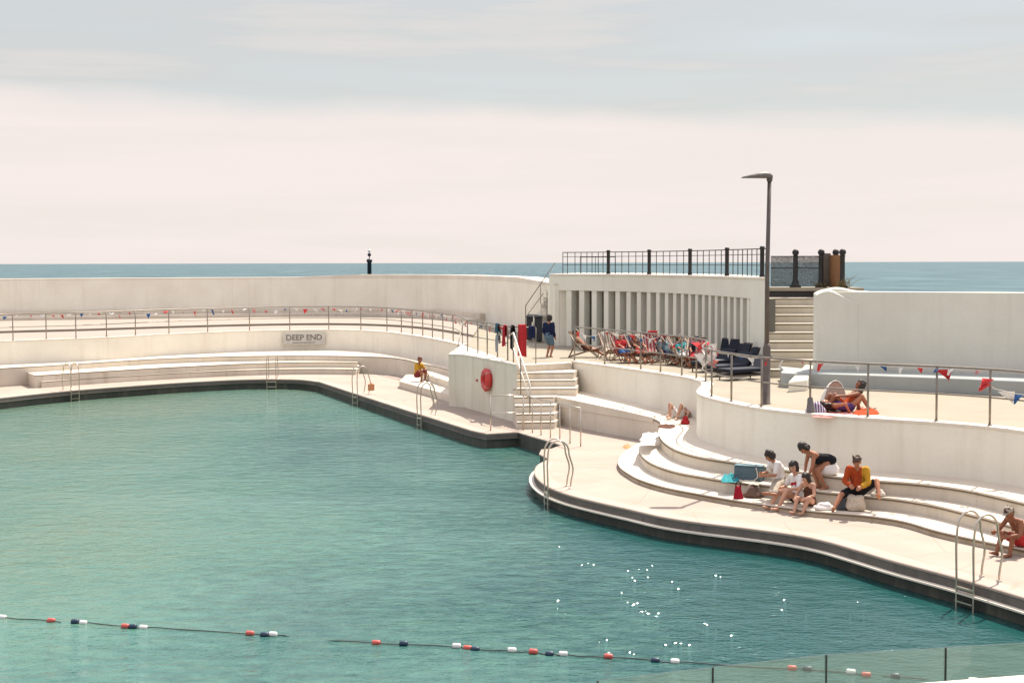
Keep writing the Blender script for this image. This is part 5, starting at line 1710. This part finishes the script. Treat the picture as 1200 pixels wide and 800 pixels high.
blob_bag('bag', 'crumpled white towel bundle on the lowest step right of the girl', 'towel', 966, 597, .14, (.48, .30, .16), C_WHITE, None, 7, 0, .4)
blob_bag('bag', 'small white carrier bag on the deck in front of the girl', 'bag', 957, 603, 0, (.30, .22, .2), C_WHITE, None, 9, 0, .5)
blob_bag('bag', 'pale bundle of shoes beside the foot of the person in orange', 'shoes', 1030, 580.5, .43, (.34, .26, .14), cloth('cream', (.6, .55, .48)), None, 10, 0, .4)
blob_bag('bag', 'dark bag on the far seat ledge against the block', 'bag', 531, 432, LEDF, (.42, .3, .36), C_BLACK, C_BLACK, 11, 0, .5)
blob_bag('bag', 'bright red bag on the seat ledge beside the raised knees', 'bag', 803, 497, LED, (.28, .24, .24), C_RED, None, 12, 0, .4)
blob_bag('bag', 'purple and white patterned bag at the feet of the sunbathers', 'bag', 955, 485.5, T, (.55, .3, .30), stripes('purple_stripe', (.09, .05, .15), (.5, .45, .5), 5), None, 13, 0, .4)
blob_bag('bag', 'grey rucksack against the railing post left of the sunbathers', 'bag', 949.5, 486, T, (.20, .2, .40), cloth('dull_grey', (.16, .15, .15)), None, 14, 0, .2)

def sheet(name, label, cat, pxs, z, mat, th=.02, seed=1):
    """cloth lying flat: outline pixels at height z"""
    rnd = random.Random(seed)
    pts = catmull([P(x, y, z) for x, y in pxs] + [P(pxs[0][0], pxs[0][1], z)], 5)[:-1]
    c = sum(pts, V(0, 0, 0)) / len(pts)
    m_ = MB(); vs_ = []; fs_ = []
    n_ = len(pts); RN = 5
    for i in range(RN):
        f_ = 1 - i / (RN - .5)
        for k, p in enumerate(pts):
            vs_.append(c.lerp(p, f_) + V(0, 0, (.002 if i == 0 else th * (.5 + .5 * math.sin(k * 1.3 + i * 2.1 + seed)) + .006)))
    for i in range(RN - 1):
        for k in range(n_):
            k2 = (k + 1) % n_
            fs_.append((i * n_ + k, i * n_ + k2, (i + 1) * n_ + k2, (i + 1) * n_ + k))
    fs_.append(tuple((RN - 1) * n_ + k for k in range(n_)))
    m_.add(vs_, fs_, True)
    return tag(m_.build(name, mat), label, cat)


sheet('towel', 'turquoise towel crumpled on the curved step left of the cool bag', 'towel', [(845, 560), (852, 557), (862, 557.5), (867, 561), (860, 565), (850, 565)], .435, C_TEAL, .09, 2)
sheet('towel', 'pale towel trailing along the step from the turquoise towel', 'towel', [(862, 559), (875, 561), (890, 565), (888, 568), (870, 565)], .435, C_PALE, .03, 3)
sheet('towel', 'brown towel under the feet of the person lying on the seat ledge', 'towel', [(771, 499), (778, 497), (788, 497.5), (791, 500), (784, 502), (773, 501)], LED + .003, C_BROWN, .03, 4)
sheet('towel', 'white towel draped at the end of the curved steps', 'towel', [(752, 512), (760, 507), (770, 507), (768, 513), (760, 518), (753, 517)], LED + .003, C_WHITE, .04, 5)
sheet('towel', 'pink towel under the sunbathers on the terrace', 'towel', [(951, 488), (965, 482), (1000, 483), (1004, 488), (985, 489.5), (960, 489)], T + .003, C_PINK, .02, 6)
sheet('towel', 'long orange towel on the terrace to the right of the sunbathers', 'towel', [(1003, 483), (1012, 480), (1026, 482), (1028, 485.5), (1012, 487), (1003, 487)], T + .003, C_ORANGE, .10, 7)
sheet('towel', 'white beach mat edging the terrace right of the sunbathers', 'towel', [(1000, 489.5), (1010, 486.5), (1036, 487.5), (1030, 490.5)], T + .0025, C_WHITE, .012, 8)
sheet('sandal', 'small pair of dark sandals left on the deck before the curved steps', 'sandals', [(729, 524), (734, 521.5), (739, 523), (735, 526)], .002, cloth('tan', (.50, .24, .12)), .06, 9)

# teal grey cool bag on the ledge
cg = thing('cool_bag', 'slate blue cool bag with a pale looping strap on the middle step', 'bag', P(878, 562.5, .43), R(-24))
MB().box((0, 0, .17), (.66, .30, .34)).build('body', C_SLATE, cg, .04)
MB().box((0, 0, .352), (.67, .31, .02)).build('lid', cloth('slate_light', (.14, .21, .23)), cg, .008)
MB().tube(catmull([V(.20, -.16, .33), V(.24, -.2, .1), V(.05, -.2, .0), V(-.15, -.2, .02), V(-.3, -.22, .05)], 4), .014, 6).build('strap', cloth('cream', (.6, .55, .48)), cg)

# white sunshade shell behind the sunbathers
us_ = thing('beach_tent', 'small white rounded beach shade standing behind the sunbathers', 'beach tent', P(976, 480, T), R(20))
m_ = MB(); vs_ = []; fs_ = []
for sgn_, rr_ in ((0, 1.0), (1, .96)):
    for i in range(9):
        ph = math.pi * .5 * i / 8
        for k in range(11):
            th = math.pi * k / 10
            vs_.append((math.cos(th) * .34 * rr_ * math.cos(ph * .35), (math.sin(ph) * .30) * rr_ - .1, math.sin(th) * .72 * rr_ * math.cos(ph * .9) + .0))
for i in range(8):
    for k in range(10):
        a = i * 11 + k
        fs_.append((a, a + 1, a + 12, a + 11)); fs_.append((99 + a, 99 + a + 11, 99 + a + 12, 99 + a + 1))
m_.add(vs_, fs_, True)
m_.build('canopy', C_WHITE, us_)
MB().tube([V(math.cos(math.pi * k / 12) * .34, -.1, math.sin(math.pi * k / 12) * .72) for k in range(13)], .012, 6).build('hoop', M['whiterail'], us_)

# tufts of dry grass at the foot of the end bollards
for i, (px, lab) in enumerate(((964, 'tuft of dry grass at the foot of the left bollard by the reed panel'), (990, 'tuft of dry grass and stalks leaning out past the last bollard'))):
    q = fpts[2 if i == 0 else 4]
    m_ = MB(); rg = random.Random(30 + i)
    for k in range(40):
        b_ = V(rg.uniform(-.22, .22), rg.uniform(-.25, -.12), 0)
        d_ = V(rg.uniform(-.5, .5) + (.25 if i else 0), rg.uniform(-.4, .1), rg.uniform(.5, 1.1)); L_ = rg.uniform(.15, .42) * (1.3 if i else .8)
        m_.tube([b_, b_ + d_ * L_ * .6, b_ + d_ * L_ + V(d_.x * .15, 0, -.06)], [.008, .006, .003], 4)
    o = tag(m_.build('dry_grass', plain('dry_grass_%d' % i, (.16, .12, .05), .9, 0, .4)), lab, 'grass')
    o.location = V(q.x, q.y, PR)
